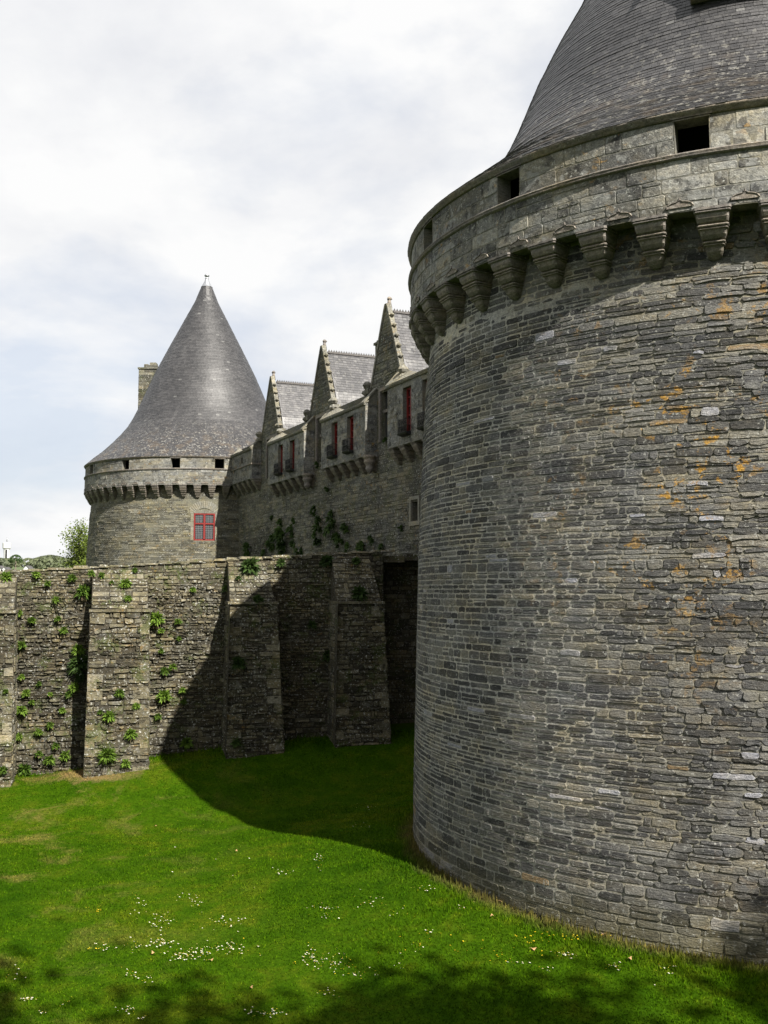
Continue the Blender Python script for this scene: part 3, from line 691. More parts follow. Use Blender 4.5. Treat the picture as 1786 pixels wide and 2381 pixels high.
rz_n = math.atan2(NN.y, NN.x)-math.pi/2
def bay(s0, s1, zt, wins, zbot=6.58, string=None, seed=1):
    PB = lambda s, z, o=0.0: WP(s, .35+o, z)
    holes = [(c-.42, c+.42, zbot+.52, zt-.33) for c in wins] if not string else [(11.2, 11.6, 8.55, 9.0)]
    m = MB(); sheet(m, PB, s0, s1, zbot, zt, holes, 2, 1, 0, 1, depth=.3)
    stones(m, PB, zbot, zt, cut(s0, s1, holes), (.2, .36), (.4, 1.0), .008, (.002, .010), seed, .1, .003, 0, tr, False)
    for s, sg in ((s0, -1), (s1, 1)):
        PS = lambda q, z, o=0.0, s=s, sg=sg: WP(s+o*sg, q, z)
        sheet(m, PS, -.3, .35, zbot, zt, (), 2, 2, 0, 1)
        m.add([WP(s, -.3, zt), WP(s, .35, zt), WP(s, -.3, zt+.85)], [(0, 1, 2)], 1)
        stones(m, PS, zbot, zt, cut(-.3, .35, []), (.2, .34), (.3, .6), .01, (.004, .014), seed+5, .1, .004, 0, tr, False)
    m.add([WP(s0, -.3, zbot), WP(s1, -.3, zbot), WP(s1, .35, zbot), WP(s0, .35, zbot)], [(0, 1, 2, 3)], 1)
    par = m.build('parapet', [M_ASHLAR, M_ASH_J], RNG)
    # weathered coping: a thin sloping course, rising against the gables at both ends
    m = MB(); n = max(4, int((s1-s0)/.6)); R = random.Random(seed+2)
    for k in range(n):
        a = s0-.06+(s1-s0+.12)*k/n+.006; b = s0-.06+(s1-s0+.12)*(k+1)/n-.006; j = R.uniform(-.015, .015)
        m.hexa([WP(a, .46, zt-.02+j), WP(b, .46, zt-.02+j), WP(b, .05, zt+.16+j), WP(a, .05, zt+.16+j),
                WP(a, .47, zt+.07+j), WP(b, .47, zt+.07+j), WP(b, .05, zt+.25+j), WP(a, .05, zt+.25+j)], 0, R.random())
    for (q0, q1, h0, h1) in ((s0-.08, s0+2.7, 1.0, .22), (s1-.35, s1+.08, .95, .95)):
        K = 5 if q1-q0 > 1 else 1
        for k in range(K):
            a, b = q0+(q1-q0)*k/K, q0+(q1-q0)*(k+1)/K-.008; ha, hb = h0+(h1-h0)*k/K, h0+(h1-h0)*(k+1)/K
            m.hexa([WP(a, .44, zt-.01), WP(b, .44, zt-.01), WP(b, -.34, zt+hb-.12), WP(a, -.34, zt+ha-.12), WP(a, .45, zt+.085), WP(b, .45, zt+.085), WP(b, -.34, zt+hb), WP(a, -.34, zt+ha)], 0, R.random())
    m.hexa([WP(s0-.03, .33, zt-.07), WP(s1+.03, .33, zt-.07), WP(s1+.03, .43, zt-.07), WP(s0-.03, .43, zt-.07), WP(s0-.03, .33, zt), WP(s1+.03, .33, zt), WP(s1+.03, .45, zt), WP(s0-.03, .45, zt)], 0, .4)
    m.build('coping', M_COPING, par, Vector((0, 0, 0)))
    if string:
        m = MB(); m.hexa([WP(s0, .34, string), WP(s1+.05, .34, string), WP(s1+.05, .43, string+.03), WP(s0, .43, string+.03), WP(s0, .34, string+.12), WP(s1+.05, .34, string+.12), WP(s1+.05, .42, string+.09), WP(s0, .42, string+.09)])
        m.hexa([WP(s1, -.3, string), WP(s1+.09, -.3, string), WP(s1+.09, .33, string), WP(s1, .33, string), WP(s1, -.3, string+.12), WP(s1+.09, -.3, string+.12), WP(s1+.09, .33, string+.12), WP(s1, .33, string+.12)])
        m.build('string_course', M_CORBEL, RNG)
    for (a, b, c, d) in holes:
        wdw = MB()
        wdw.add([WP(a, .07, c), WP(b, .07, c), WP(b, .07, d), WP(a, .07, d)], [(0, 1, 2, 3)])
        wo = wdw.build('window', M_GLASS, RNG)
        f = MB(); q = lambda s0_, s1_, z0, z1, n0=.075, n1=.17: f.hexa([WP(s0_, n0, z0), WP(s1_, n0, z0), WP(s1_, n1, z0), WP(s0_, n1, z0), WP(s0_, n0, z1), WP(s1_, n0, z1), WP(s1_, n1, z1), WP(s0_, n1, z1)])
        t = .09
        q(a, a+t, c, d); q(b-t, b, c, d); q(a+t, b-t, c, c+t); q(a+t, b-t, d-t, d)
        if not string:
            q((a+b)/2-.05, (a+b)/2+.05, c+t, d-t)
            for k in range(1, 5): zz = c+(d-c)*k/5; q(a+t, (a+b)/2-.05, zz-.025, zz+.025, .08, .14); q((a+b)/2+.05, b-t, zz-.025, zz+.025, .08, .14)
        f.build('frame', M_RED, wo, Vector((0, 0, 0)))
        if not string:   # little iron balcony
            r_ = MB(); z0 = c-.06
            r_.hexa([WP(a-.02, .35, z0-.12), WP(b+.02, .35, z0-.12), WP(b+.02, .62, z0-.06), WP(a-.02, .62, z0-.06), WP(a-.02, .35, z0), WP(b+.02, .35, z0), WP(b+.02, .66, z0), WP(a-.02, .66, z0)])
            hh = .62
            for zz in (z0+.03, z0+hh*.5, z0+hh):
                r_.tube([WP(a, .37, zz), WP(a, .62, zz), WP(b, .62, zz), WP(b, .37, zz)], .018, 4)
            for k in range(10): s_ = a+(b-a)*k/9; r_.tube([WP(s_, .62, z0), WP(s_, .62, z0+hh)], .014, 4)
            for s_ in (a, b):
                for nn_ in (.42, .49, .56): r_.tube([WP(s_, nn_, z0), WP(s_, nn_, z0+hh)], .014, 4)
            for k in range(5): # tracery rings
                s_ = a+(b-a)*(k+.5)/5; r_.tube([WP(s_+.07*math.cos(t2), .62, z0+.16+.07*math.sin(t2)) for t2 in np.linspace(0, 6.28, 8)], .013, 4)
                r_.tube([WP(s_+.06*math.cos(t2), .62, z0+.46+.07*math.sin(t2)) for t2 in np.linspace(0, 6.28, 8)], .013, 4)
            r_.build('balcony', M_IRON, RNG)
    # corbels
    L = s1-s0; n = max(2, round(L/1.2)); st = L/n
    for k in range(n+1):
        s = s0+.16+(L-.32)*k/n; p = Vector(WP(s, -.32, zbot+.005))-rng_loc
        put_corbel(RNG, p, rz_n, (.78, 1.02, .82 if not string else .85))
bay(7.6, 13.65, 9.35, (), 7.36, 8.28, 50)
for i, (a, b, c, d) in enumerate(BAYS): bay(a, b, c, d, seed=60+7*i)
# bay 3 windows etc. go on behind the near tower; the far side of the wall continues plain

def gable(s0, zap=13.75, zf=9.88, seed=1):
    n0, n1 = -.28, -.50
    half = lambda z: HW*max(0, (zap-z)/(zap-zf))**.93
    PG = lambda s, z, o=0.0: WP(s, n0+o, z)
    m = MB(); K = 14
    zz = [zf+(zap-zf)*k/K for k in range(K+1)]
    for k in range(K):
        a, b = half(zz[k]), half(zz[k+1])
        m.hexa([WP(s0-a, n1, zz[k]), WP(s0+a, n1, zz[k]), WP(s0+a, n0, zz[k]), WP(s0-a, n0, zz[k]), WP(s0-b, n1, zz[k+1]), WP(s0+b, n1, zz[k+1]), WP(s0+b, n0, zz[k+1]), WP(s0-b, n0, zz[k+1])], 1)
    stones(m, PG, zf, zap-.35, lambda z: [(s0-half(z)+.08, s0+half(z)-.08)], (.13, .22), (.3, .8), .014, (.006, .03), seed, .4, .008, 0, tr, False, .1)
    gw = m.build('gable', [M_RANGE, M_RANGE_MORTAR], RNG)
    # raking copings with crockets, kneelers, finial
    m = MB(); R = random.Random(seed)
    for sg in (-1, 1):
        pts = [(s0+sg*(half(z)+.03), z+.06) for z in zz]
        for (sa, za), (sb, zb) in zip(pts, pts[1:]):
            m.hexa([WP(sa-.08, n1+.02, za), WP(sa+.08, n1+.02, za), WP(sa+.08, n0+.05, za), WP(sa-.08, n0+.05, za), WP(sb-.08, n1+.02, zb), WP(sb+.08, n1+.02, zb), WP(sb+.08, n0+.05, zb), WP(sb-.08, n0+.05, zb)], 0, R.random())
        m.build
    m.build('raking_coping', M_COPING, gw, Vector((0, 0, 0)))
    def knob(mm, s, n, z, r):
        mm.lathe([(0.02, z-r), (r*.8, z-r*.55), (r, z), (r*.7, z+r*.6), (.02, z+r*.9)], 7, c=WP(s, n, 0)[:2], smooth=False, tone=R.random())
        a_ = R.random()*6; 
        for k in range(3):
            t2 = a_+k*2.1; c_ = WP(s, n, 0); mm.lathe([(0.01, z-r*.5), (r*.5, z-.02), (.01, z+r*.5)], 5, c=(c_[0]+r*.8*math.cos(t2), c_[1]+r*.8*math.sin(t2)), smooth=False)
    for sg in (-1, 1):
        for k in range(1, 7):
            z = zf+(zap-zf)*(k/7.3); cm = MB(); knob(cm, s0+sg*(half(z)+(.17 if sg > 0 else .1)), n0-.08, z+.12, .115 if sg > 0 else .07)
            cm.build('crocket', M_COPING, gw, Vector((0, 0, 0)))
        cm = MB(); s = s0+sg*(HW+.16)
        cm.box(WP(s, n0-.05, zf+.1), (.42, .5, .3), M=Matrix.Rotation(rz_n, 3, 'Z')); knob(cm, s+sg*.12, n0+.1, zf+.42, .24); knob(cm, s+sg*.2, n0+.12, zf+.05, .2)
        cm.build('kneeler', M_COPING, gw, Vector((0, 0, 0)))
    cm = MB(); cm.tube([WP(s0, -.45, zap-.15), WP(s0, -.45, zap+.12), WP(s0, -.45, zap+.28)], [.15, .10, .08], 6); knob(cm, s0, -.45, zap+.33, .12)
    cm.build('finial', M_CORBEL, gw, Vector((0, 0, 0)))
    # slate roof running back from the gable
    m = MB(); zr = zap-.30
    prof = [(HW+.12, zf-.12), (HW-.12, zf+.22), (HW-.32, zf+.62), (HW*.72, zf+1.15), (HW*.5, zf+1.95), (0.0, zr)]
    pts = [Vector(p) for p in prof]; acc = [0]
    for p, q in zip(pts, pts[1:]): acc.append(acc[-1]+(q-p).length)
    def at(d):
        d = max(0, min(acc[-1]-1e-6, d))
        for i in range(len(pts)-1):
            if d <= acc[i+1]: return pts[i].lerp(pts[i+1], (d-acc[i])/(acc[i+1]-acc[i]))
        return pts[-1]
    for sg in (-1, 1):
        for p, q in zip(pts, pts[1:]):
            m.add([WP(s0+sg*p.x, -.6, p.y), WP(s0+sg*p.x, -8.5, p.y), WP(s0+sg*q.x, -8.5, q.y), WP(s0+sg*q.x, -.6, q.y)], [(0, 1, 2, 3)], 0, .3)
        d = 0
        while d < acc[-1]-.05:
            p = at(d); q = at(d+.24); t = (q-p); t = t.normalized() if t.length > 1e-6 else Vector((-.4, .9)); nr = Vector((t.y, -t.x))
            n = -.6-R.random()*.2
            while n > -8.4:
                w = R.uniform(.22, .30); l = .016+R.random()*.010
                a = p+nr*l; b = q+nr*.002; c_ = p-nr*.004
                m.add([WP(s0+sg*a.x, n, a.y), WP(s0+sg*a.x, n-w+.012, a.y), WP(s0+sg*b.x, n-w+.012, b.y), WP(s0+sg*b.x, n, b.y), WP(s0+sg*c_.x, n, c_.y), WP(s0+sg*c_.x, n-w+.012, c_.y)],
                      [(0, 1, 2, 3), (4, 5, 1, 0)], 0, R.random()*.95)
                n -= w
            d += .175
    rf = m.build('roof', M_SLATE_P, RNG)
    m = MB(); n = -.65
    while n > -8.3:
        m.hexa([WP(s0-.10, n, zr-.05), WP(s0+.10, n, zr-.05), WP(s0+.10, n-.30, zr-.05), WP(s0-.10, n-.30, zr-.05), WP(s0-.03, n, zr+.07), WP(s0+.03, n, zr+.07), WP(s0+.03, n-.30, zr+.07), WP(s0-.03, n-.30, zr+.07)])
        for k in range(2):
            c_ = n-.08-k*.15
            m.add([WP(s0-.02, c_+.06, zr+.06), WP(s0-.02, c_-.06, zr+.06), WP(s0-.02, c_, zr+.18), WP(s0+.02, c_+.06, zr+.06), WP(s0+.02, c_-.06, zr+.06), WP(s0+.02, c_, zr+.18)],
                  [(0, 1, 2), (3, 5, 4), (0, 2, 5, 3), (1, 4, 5, 2)])
        n -= .31
    m.build('ridge_cresting', M_RIDGE, rf, Vector((0, 0, 0)))
for i, g0 in enumerate(GS[:3]): gable(g0, 13.80 if i < 2 else 13.95, 9.9, 200+i)
# low main roof behind, hidden between the dormers
m = MB()
m.add([WP(5, -4.6, 9.6), WP(50, -4.6, 9.6), WP(50, -8.6, 12.9), WP(5, -8.6, 12.9), WP(5, -12, 9.6), WP(50, -12, 9.6)], [(0, 1, 2, 3), (3, 2, 5, 4)], 0, .4)
m.build('roof', M_SLATE, RNG)
# stack beside the third gable, pinnacle beside the second
for (s, n, z0, z1, w) in ((31.95, -.75, 9.6, 12.35, .50), (22.75, -.75, 9.6, 11.0, .42)):
    m = MB(); Mr = Matrix.Rotation(rz_n, 3, 'Z')
    m.box(WP(s, n, (z0+z1)/2), (w, w, z1-z0), M=Mr); m.box(WP(s, n, z1+.06), (w+.14, w+.14, .12), M=Mr); m.box(WP(s, n, z1+.18), (w-.1, w-.1, .12), M=Mr)
    m.build('pinnacle', M_RANGE, RNG)
# corner pendants at the ends of the bays
for (a, b, c, d) in BAYS[:2]:
    m = MB(); c_ = WP(b+.02, .12, 0)
    m.lathe([(.30, 6.62), (.33, 6.58), (.33, 6.50), (.28, 6.46), (.26, 6.36), (.30, 6.33), (.28, 6.25), (.2, 6.15), (.18, 6.02), (.21, 5.99), (.18, 5.9), (.10, 5.78), (.02, 5.7)], 12, c=c_[:2])
    m.build('pendant', M_CORBEL, RNG)

# ------------------------------------------------------------------ causeway retaining wall with buttresses
CAUS = empty('causeway_wall', CP(6, -6.0), 'rough stone causeway wall with four buttresses crossing the grassy moat', 'wall')
def top_z(t):
    return .62+.16*min(1, max(0, t+2))*0+(.064*t if t < 14 else .9)+.05*(vn(t*2.3, 1, 4)-.5)+.15
T0, T1 = -30.0, 12.55
m = MB()
def PC(t, z, o=0.0): # slight bulge and batter
    return CP(t, z, o+.10*max(0, (1-z)/7.5)+.05*(vn(t*.5, z*.6, 8)-.5))
def ztop_grid():
    N = 160
    for k in range(N):
        a, b = T0+(T1-T0)*k/N, T0+(T1-T0)*(k+1)/N
        zs = [-7.2, -5, -3, -1.5, -.3]
        for z0, z1 in zip(zs, zs[1:]): m.add([PC(a, z0), PC(b, z0), PC(b, z1), PC(a, z1)], [(0, 1, 2, 3)], 1)
        m.add([PC(a, -.3), PC(b, -.3), PC(b, top_z(b)-.05), PC(a, top_z(a)-.05)], [(0, 1, 2, 3)], 1)
        m.add([PC(a, top_z(a)-.05), PC(b, top_z(b)-.05), CP(b, top_z(b)-.05, -.6), CP(a, top_z(a)-.05, -.6)], [(0, 1, 2, 3)], 1)
        m.add([CP(a, top_z(a)-.05, -.6), CP(b, top_z(b)-.05, -.6), CP(b, -.6, -.6), CP(a, -.6, -.6)], [(0, 1, 2, 3)], 1)
ztop_grid()
def trub(R, s, z, t): return min(1, max(0, .8*t+.5*(vn(s*.5, z*.6, 31)-.45)+(.12 if z > -1 else 0)))
BUT = [(-3.0, -.93, -.78, -.9), (1.5, 3.62, -.76, 3.5), (6.38, 8.45, -.5, 7.85), (10.38, 12.5, -.5, 11.95)]
spc = cut(T0+16, T1, [(a, b, -8, zl) for a, b, zl, _ in BUT])
stones(m, PC, -7.2, -4.6, spc, (.09, .22), (.15, .65), .032, (-.005, .085), 301, 1.5, .026, 0, trub, True, .25)
stones(m, PC, -4.6, -1.6, spc, (.07, .17), (.12, .55), .032, (-.005, .09), 302, 1.6, .026, 0, trub, True, .25)
stones(m, PC, -1.6, .15, spc, (.06, .14), (.10, .38), .03, (-.005, .08), 303, 1.6, .024, 0, trub, True, .2)
# upper rows follow the sloping top
def PT(t, w, o=0.0):
    zt = top_z(t); z = .15+(w-.15)*(zt-.15)/(1.0-.15); return PC(t, z, o)
stones(m, PT, .15, 1.0, cut(T0+16, T1, []), (.09, .17), (.15, .6), .026, (.0, .06), 304, .6, .016, 0, trub, True, .1)
# cap stones on the top
R = random.Random(5); t = T0+16
while t < T1-.1:
    L = R.uniform(.3, .95); h = R.uniform(.05, .13); z = top_z(t+L/2)-.06
    j = lambda: R.uniform(-.03, .03)
    m.hexa([CP(t+j(), z, -.58+j()), CP(t+L-.03+j(), z, -.58+j()), CP(t+L-.03+j(), z, .06+j()), CP(t+j(), z, .06+j()),
            CP(t+.03+j(), z+h, -.5), CP(t+L-.06+j(), z+h+j()*.6, -.5), CP(t+L-.06+j(), z+h+j()*.6, .0), CP(t+.03+j(), z+h, .0)], 0, .3+.5*R.random()); t += L
m.build('wall', [M_RUBBLE, M_RUBBLE_M], CAUS)

def buttress(t0, t1, zl, tt1, seed):
    """battered pier: front face leans back, right edge leans in; sloping weathered head above a projecting ledge"""
    zb = -7.2; pb, pt = 1.55, 1.15
    def lr(z):
        f = max(0, min(1, (z+6.5)/(zl+6.5))); r = t1-(t1-tt1)*.45*f if tt1 < t1-.2 else t1-.06*f
        return t0-.08*(1-f)+.02*f, r
    def pr(z): f = max(0, min(1, (z+6.5)/(zl+6.5))); return pb+(pt-pb)*f
    def PFt(s, z, o=0.0): a, b = lr(z); return CP(a+(b-a)*s/(t1-t0), z, pr(z)+o+.03*(vn(s*.8, z*.7, seed)-.5))
    def PRt(s, z, o=0.0): a, b = lr(z); return CP(b+o, z, pr(z)-s)
    def PLt(s, z, o=0.0): a, b = lr(z); return CP(a-o, z, s)
    m = MB(); W = t1-t0
    sheet(m, PFt, 0, W, zb, zl, (), .6, .8, 0, 1); sheet(m, PRt, 0, pb, zb, zl, (), 2, .8, 0, 1); sheet(m, PLt, 0, pb, zb, zl, (), 2, .8, 0, 1)
    stones(m, PFt, zb, zl-.02, cut(0, W, []), (.09, .22), (.15, .6), .03, (-.005, .07), seed, 1.3, .022, 0, trub, True, .3)
    stones(m, PRt, zb, zl-.02, cut(0, 1.5, []), (.12, .3), (.25, .7), .026, (.0, .05), seed+1, .6, .014, 0, trub, False, .2)
    for (z0, z1) in [(zb, zl-.02)]:
        z = z0; R = random.Random(seed+3); k = 0
        while z < z1-.1:      # big quoins on the corners
            h = R.uniform(.22, .42); h = min(h, z1-z); wa = (.55, .32)[k % 2]
            for side in (0, 1):
                if R.random() < .42: continue
                s0, s1 = ((0, wa) if side == 0 else (W-wa, W))
                g_ = .012; o = .045+R.random()*.02
                P8 = [PFt(s0+g_, z+g_, -.02), PFt(s1-g_, z+g_, -.02), PFt(s1-g_, z+g_, o), PFt(s0+g_*.2, z+g_, o), PFt(s0+g_, z+h-g_, -.02), PFt(s1-g_, z+h-g_, -.02), PFt(s1-g_, z+h-g_, o), PFt(s0+g_*.2, z+h-g_, o)]
                P8 = [tuple(c_+R.uniform(-.018, .018) for c_ in q_) for q_ in P8]; m.hexa(P8, 0, .35+.55*R.random())
            z += h; k += 1
    stones(m, PLt, zb, zl-.02, cut(0, 1.12, []), (.14, .32), (.3, .8), .024, (.0, .04), seed+2, .5, .012, 0, trub, False, .1)
    # ledge
    a, b = lr(zl); R = random.Random(seed+7); t = a-.05
    while t < b:
        L = min(R.uniform(.4, .9), b+.05-t)
        m.hexa([CP(t+.01, zl-.02, 0), CP(t+L-.01, zl-.02, 0), CP(t+L-.01, zl-.02, pt+.10), CP(t+.01, zl-.02, pt+.10), CP(t+.01, zl+.09, 0), CP(t+L-.01, zl+.09, 0), CP(t+L-.01, zl+.07, pt+.09), CP(t+.01, zl+.07, pt+.09)], 0, .35+.4*R.random()); t += L
    # weathered head
    def hd(z): f = (z-zl)/(top_z(t0)-zl); f = max(0, min(1, f)); return (pt-.02)*(1-f)**.8*.9+.06
    ar, br = lr(zl); br2 = tt1 if tt1 < t1-.2 else br
    def lr2(z): f = max(0, min(1, (z-zl)/(top_z(t0)-zl))); return ar+.04, br+(br2-br)*f-.04
    def PH(s, z, o=0.0): a_, b_ = lr2(z); return CP(a_+(b_-a_)*s/W, z, hd(z)+o)
    zt = top_z(t0)-.12
    sheet(m, PH, 0, W, zl+.08, zt, (), .7, .3, 0, 1)
    for k in range(6):
        za, zb2 = zl+.08+(zt-zl-.08)*k/6, zl+.08+(zt-zl-.08)*(k+1)/6
        for sd_ in (0, 1):
            q0, q1 = lr2(za)[sd_], lr2(zb2)[sd_]
            m.add([CP(q0, za, hd(za)), CP(q1, zb2, hd(zb2)), CP(q1, zb2, -.1), CP(q0, za, -.1)], [(0, 1, 2, 3)], 1)
    stones(m, PH, zl+.09, zt, cut(0, W, []), (.10, .2), (.2, .7), .026, (.0, .06), seed+4, .7, .016, 0, trub, True, .1)
    return m.build('buttress', [M_RUBBLE, M_RUBBLE_M], CAUS)
for i, (a, b, zl, c) in enumerate(BUT): buttress(a, b, zl, c, 400+20*i)
# the deep recess between the last buttress and the castle
m = MB(); PQ = lambda t, z, o=0.0: CP(t, z, -2.0+o)
sheet(m, PQ, 12.4, 17.2, -7, 1.42, (), 1, 1, 0, 1)
stones(m, PQ, -6.2, 1.4, cut(12.5, 16.4, []), (.12, .26), (.25, .8), .026, (.0, .05), 500, .7, .014, 0, trub, False, .2)
PS = lambda s, z, o=0.0: CP(12.55+o, z, s)
sheet(m, PS, -2.4, .05, -7, 1.42, (), 1, 1, 0, 1)
m.build('recessed_wall', [M_RUBBLE, M_RUBBLE_M], CAUS)
m = MB(); R = random.Random(15); t = 12.45
while t < 16.9:      # overhanging deck added over the recess to keep it dark beneath
    L = R.uniform(.5, 1.1); j = R.uniform(-.04, .04)
    m.hexa([CP(t, 1.14+j, -6), CP(t+L-.02, 1.14+j, -6), CP(t+L-.02, 1.14+j, -.22+j), CP(t, 1.14+j, -.22+j), CP(t, 1.40+j, -6), CP(t+L-.02, 1.40+j, -6), CP(t+L-.02, 1.40+j, -.25+j), CP(t, 1.40+j, -.25+j)], 0, R.random()*.6); t += L
m.build('recess_shade_deck', M_RUBBLE, CAUS)
# far side of the causeway and its road
m = MB(); m.add([CP(T0, -7.2, -6), CP(17.5, -7.2, -6), CP(17.5, .9, -6), CP(T0, -.2, -6), CP(T0, -7.2, -6.6), CP(17.5, -7.2, -6.6), CP(17.5, .9, -6.6), CP(T0, -.2, -6.6)], [(0, 1, 2, 3), (4, 5, 6, 7), (3, 2, 6, 7)], 0, .5)
m.build('rear_wall', M_RUBBLE, CAUS)
m = MB(); m.add([CP(T0, -.7, -.55), CP(12.5, .2, -.55), CP(12.5, .2, -6.02), CP(T0, -.7, -6.02)], [(0, 1, 2, 3)])
m.v = m.v[:]
tag(m.build('path', plain('gravel', (.22, .2, .16), .95, 0, .3, 30)), kind='structure')

# ------------------------------------------------------------------ pixel -> wall helper (only used to find where on the wall a plant grows)
fpx = 2363.0
def ray(u, v):
    x = (u-893)/fpx; z = -(v-1190.5)/fpx
    return Vector((x, math.cos(PITCH)-z*math.sin(PITCH), math.sin(PITCH)+z*math.cos(PITCH)))
def hit(u, v, p0, n):
    d = ray(u, v); k = p0.dot(n)/(d.x*n.x+d.y*n.y); return d*k

def tuft(m, p, nrm, size, R, mi=0, n=None, droop=.6, stiff=1.0):
    """rosette of narrow leaves growing out of a wall at p"""
    n = n or int(26+size*90); up = Vector((0, 0, 1)); tb = R.uniform(-.1, .45); tg = nrm.cross(up)
    for k in range(n):
        a = R.uniform(-1.25, 1.25); el = R.uniform(-.5, 1.25)
        d = (tg*math.sin(a)+nrm*math.cos(a)*R.uniform(.5, 1))*math.cos(el)+up*math.sin(el)
        d.normalize(); L = size*R.uniform(.45, 1.0); w = size*.075*R.uniform(.6, 1.3)+.006
        side = d.cross(Vector((R.random()-.5, R.random()-.5, R.random()))).normalized()*w
        st = p+tg*R.uniform(-.22, .22)*size+up*R.uniform(-.2, .2)*size+nrm*R.uniform(0, .06)
        mid = st+d*L*.55+up*(-.05*L); end = st+d*L+up*(-droop*L*.35)
        tn = min(1, max(0, R.random()*.6+tb))
        m.add([tuple(st-side*.3), tuple(st+side*.3), tuple(mid+side), tuple(mid-side), tuple(end)], [(0, 1, 2, 3), (3, 2, 4)], mi, tn)
def stems(m, p, nrm, size, R, mi=1):
    tg = nrm.cross(Vector((0, 0, 1)))
    for k in range(12):
        a = R.uniform(-.45, .2)*size; L = size*R.uniform(.7, 1.5); q0 = p+nrm*.05+tg*R.uniform(-.2, .2)*size
        m.tube([q0, q0+tg*a*.5+nrm*.18*size+Vector((0, 0, -.25*L)), q0+tg*a+nrm*.15*size+Vector((0, 0, -.65*L)), q0+tg*(a*1.2)+nrm*.08+Vector((0, 0, -L))], [.012, .011, .009, .006], 4, mi)

c5 = lambda x, y: (x*.33755, 1250+y*.33755)
c6 = lambda x, y: (400+x*.42194, 1200+y*.42194)
c2 = lambda x, y: (500+x*.33153, 650+y*.33153)
BIG = {  # unique descriptions of the large clumps
 (45, 270): 'bushy green tuft on the wall top at the far left edge', (575, 370): 'large leafy clump with dry hanging stems beside the sunlit buttress top',
 (865, 320): 'round green tuft on the head of the sunlit buttress', (1075, 560): 'biggest leafy clump with trailing stems right of the sunlit buttress',
 (1560, 350): 'pale green tuft with long bare stems on the shadow edge buttress', (740, 1500): 'tall leafy clump at the foot of the sunlit buttress front',
 (905, 1350): 'leafy tuft with dry stems low on the right of the sunlit buttress', (1130, 1090): 'rounded green cushion plant on the wall between sunlight and shadow',
 (550, 870): 'dark bush with small pale flowers hanging beside the sunlit buttress', (170, 1600): 'low leafy clump at the wall foot near the left buttress',
 (750, 1230): 'mid sized tuft in the middle of the sunlit buttress face', (430, 280): 'yellow green cushion on top of the wall where the shadow begins'}
PL5 = [(45, 270, 60, 0), (575, 370, 75, 1), (865, 320, 58, 0), (1075, 560, 78, 1), (1225, 580, 38, 0), (495, 280, 45, 0), (250, 255, 40, 0), (630, 250, 40, 0), (700, 260, 34, 0), (930, 225, 30, 0), (885, 420, 40, 0),
       (1330, 360, 32, 0), (1560, 350, 42, 1), (385, 430, 38, 0), (330, 320, 34, 0), (220, 570, 42, 0), (400, 560, 35, 0), (440, 640, 42, 0), (825, 1070, 50, 0), (940, 1160, 40, 0), (750, 1230, 60, 0), (905, 1350, 60, 1),
       (740, 1500, 85, 0), (865, 1555, 48, 0), (1130, 1090, 72, 0), (1190, 890, 38, 0), (1130, 920, 44, 0), (1090, 1230, 36, 0), (1235, 695, 28, 0), (1110, 640, 34, 0), (150, 960, 34, 0), (180, 1070, 44, 0), (220, 1135, 30, 0),
       (150, 1190, 54, 0), (270, 1005, 28, 0), (345, 1080, 28, 0), (430, 1190, 34, 0), (345, 1290, 38, 0), (265, 1340, 40, 0), (385, 1435, 40, 0), (340, 1530, 58, 0), (170, 1600, 70, 0), (20, 1600, 48, 0), (132, 520, 40, 0),
       (510, 1030, 50, 0), (550, 870, 100, 2), (270, 1490, 40, 0), (1255, 1050, 36, 0), (1640, 280, 30, 0), (1262, 1130, 30, 0), (450, 1500, 55, 0), (130, 1370, 40, 0), (470, 1080, 36, 0), (770, 310, 24, 0),
       (150, 740, 44, 0), (540, 770, 60, 0), (1110, 780, 30, 0), (690, 1200, 26, 0), (40, 1060, 30, 0)]
PL6 = [(470, 465, 52, 1), (365, 810, 60, 1), (350, 1250, 40, 0), (1030, 430, 70, 0), (430, 280, 75, 0), (850, 250, 60, 0), (1010, 250, 40, 0), (600, 260, 40, 0), (770, 600, 40, 0), (860, 770, 50, 0), (80, 1250, 50, 0)]
R = random.Random(77)
def out_at(t, z):
    for a, b, zl, c in BUT:
        if a-.02 <= t <= b:
            if z < zl: return 1.55-.4*max(0, min(1, (z+6.5)/(zl+6.5))), True
            f = max(0, min(1, (z-zl)/(top_z(a)-zl))); return 1.13*(1-f)**.8*.9+.08, True
    return .05+.10*max(0, (1-z)/7.5), False
def zone(t, z, onb):
    if t > 6.3 or (t > 5.2 and z < -3): return 'in the tower shadow on the dark buttressed wall'
    h = 'high on' if z > -1.6 else ('halfway up' if z > -4.0 else 'low on')
    if onb: return h+(' the left edge buttress' if t < 0 else ' the sunlit buttress')
    return h+(' the wall left of the sunlit buttress' if t < 1.6 else ' the wall right of the sunlit buttress')
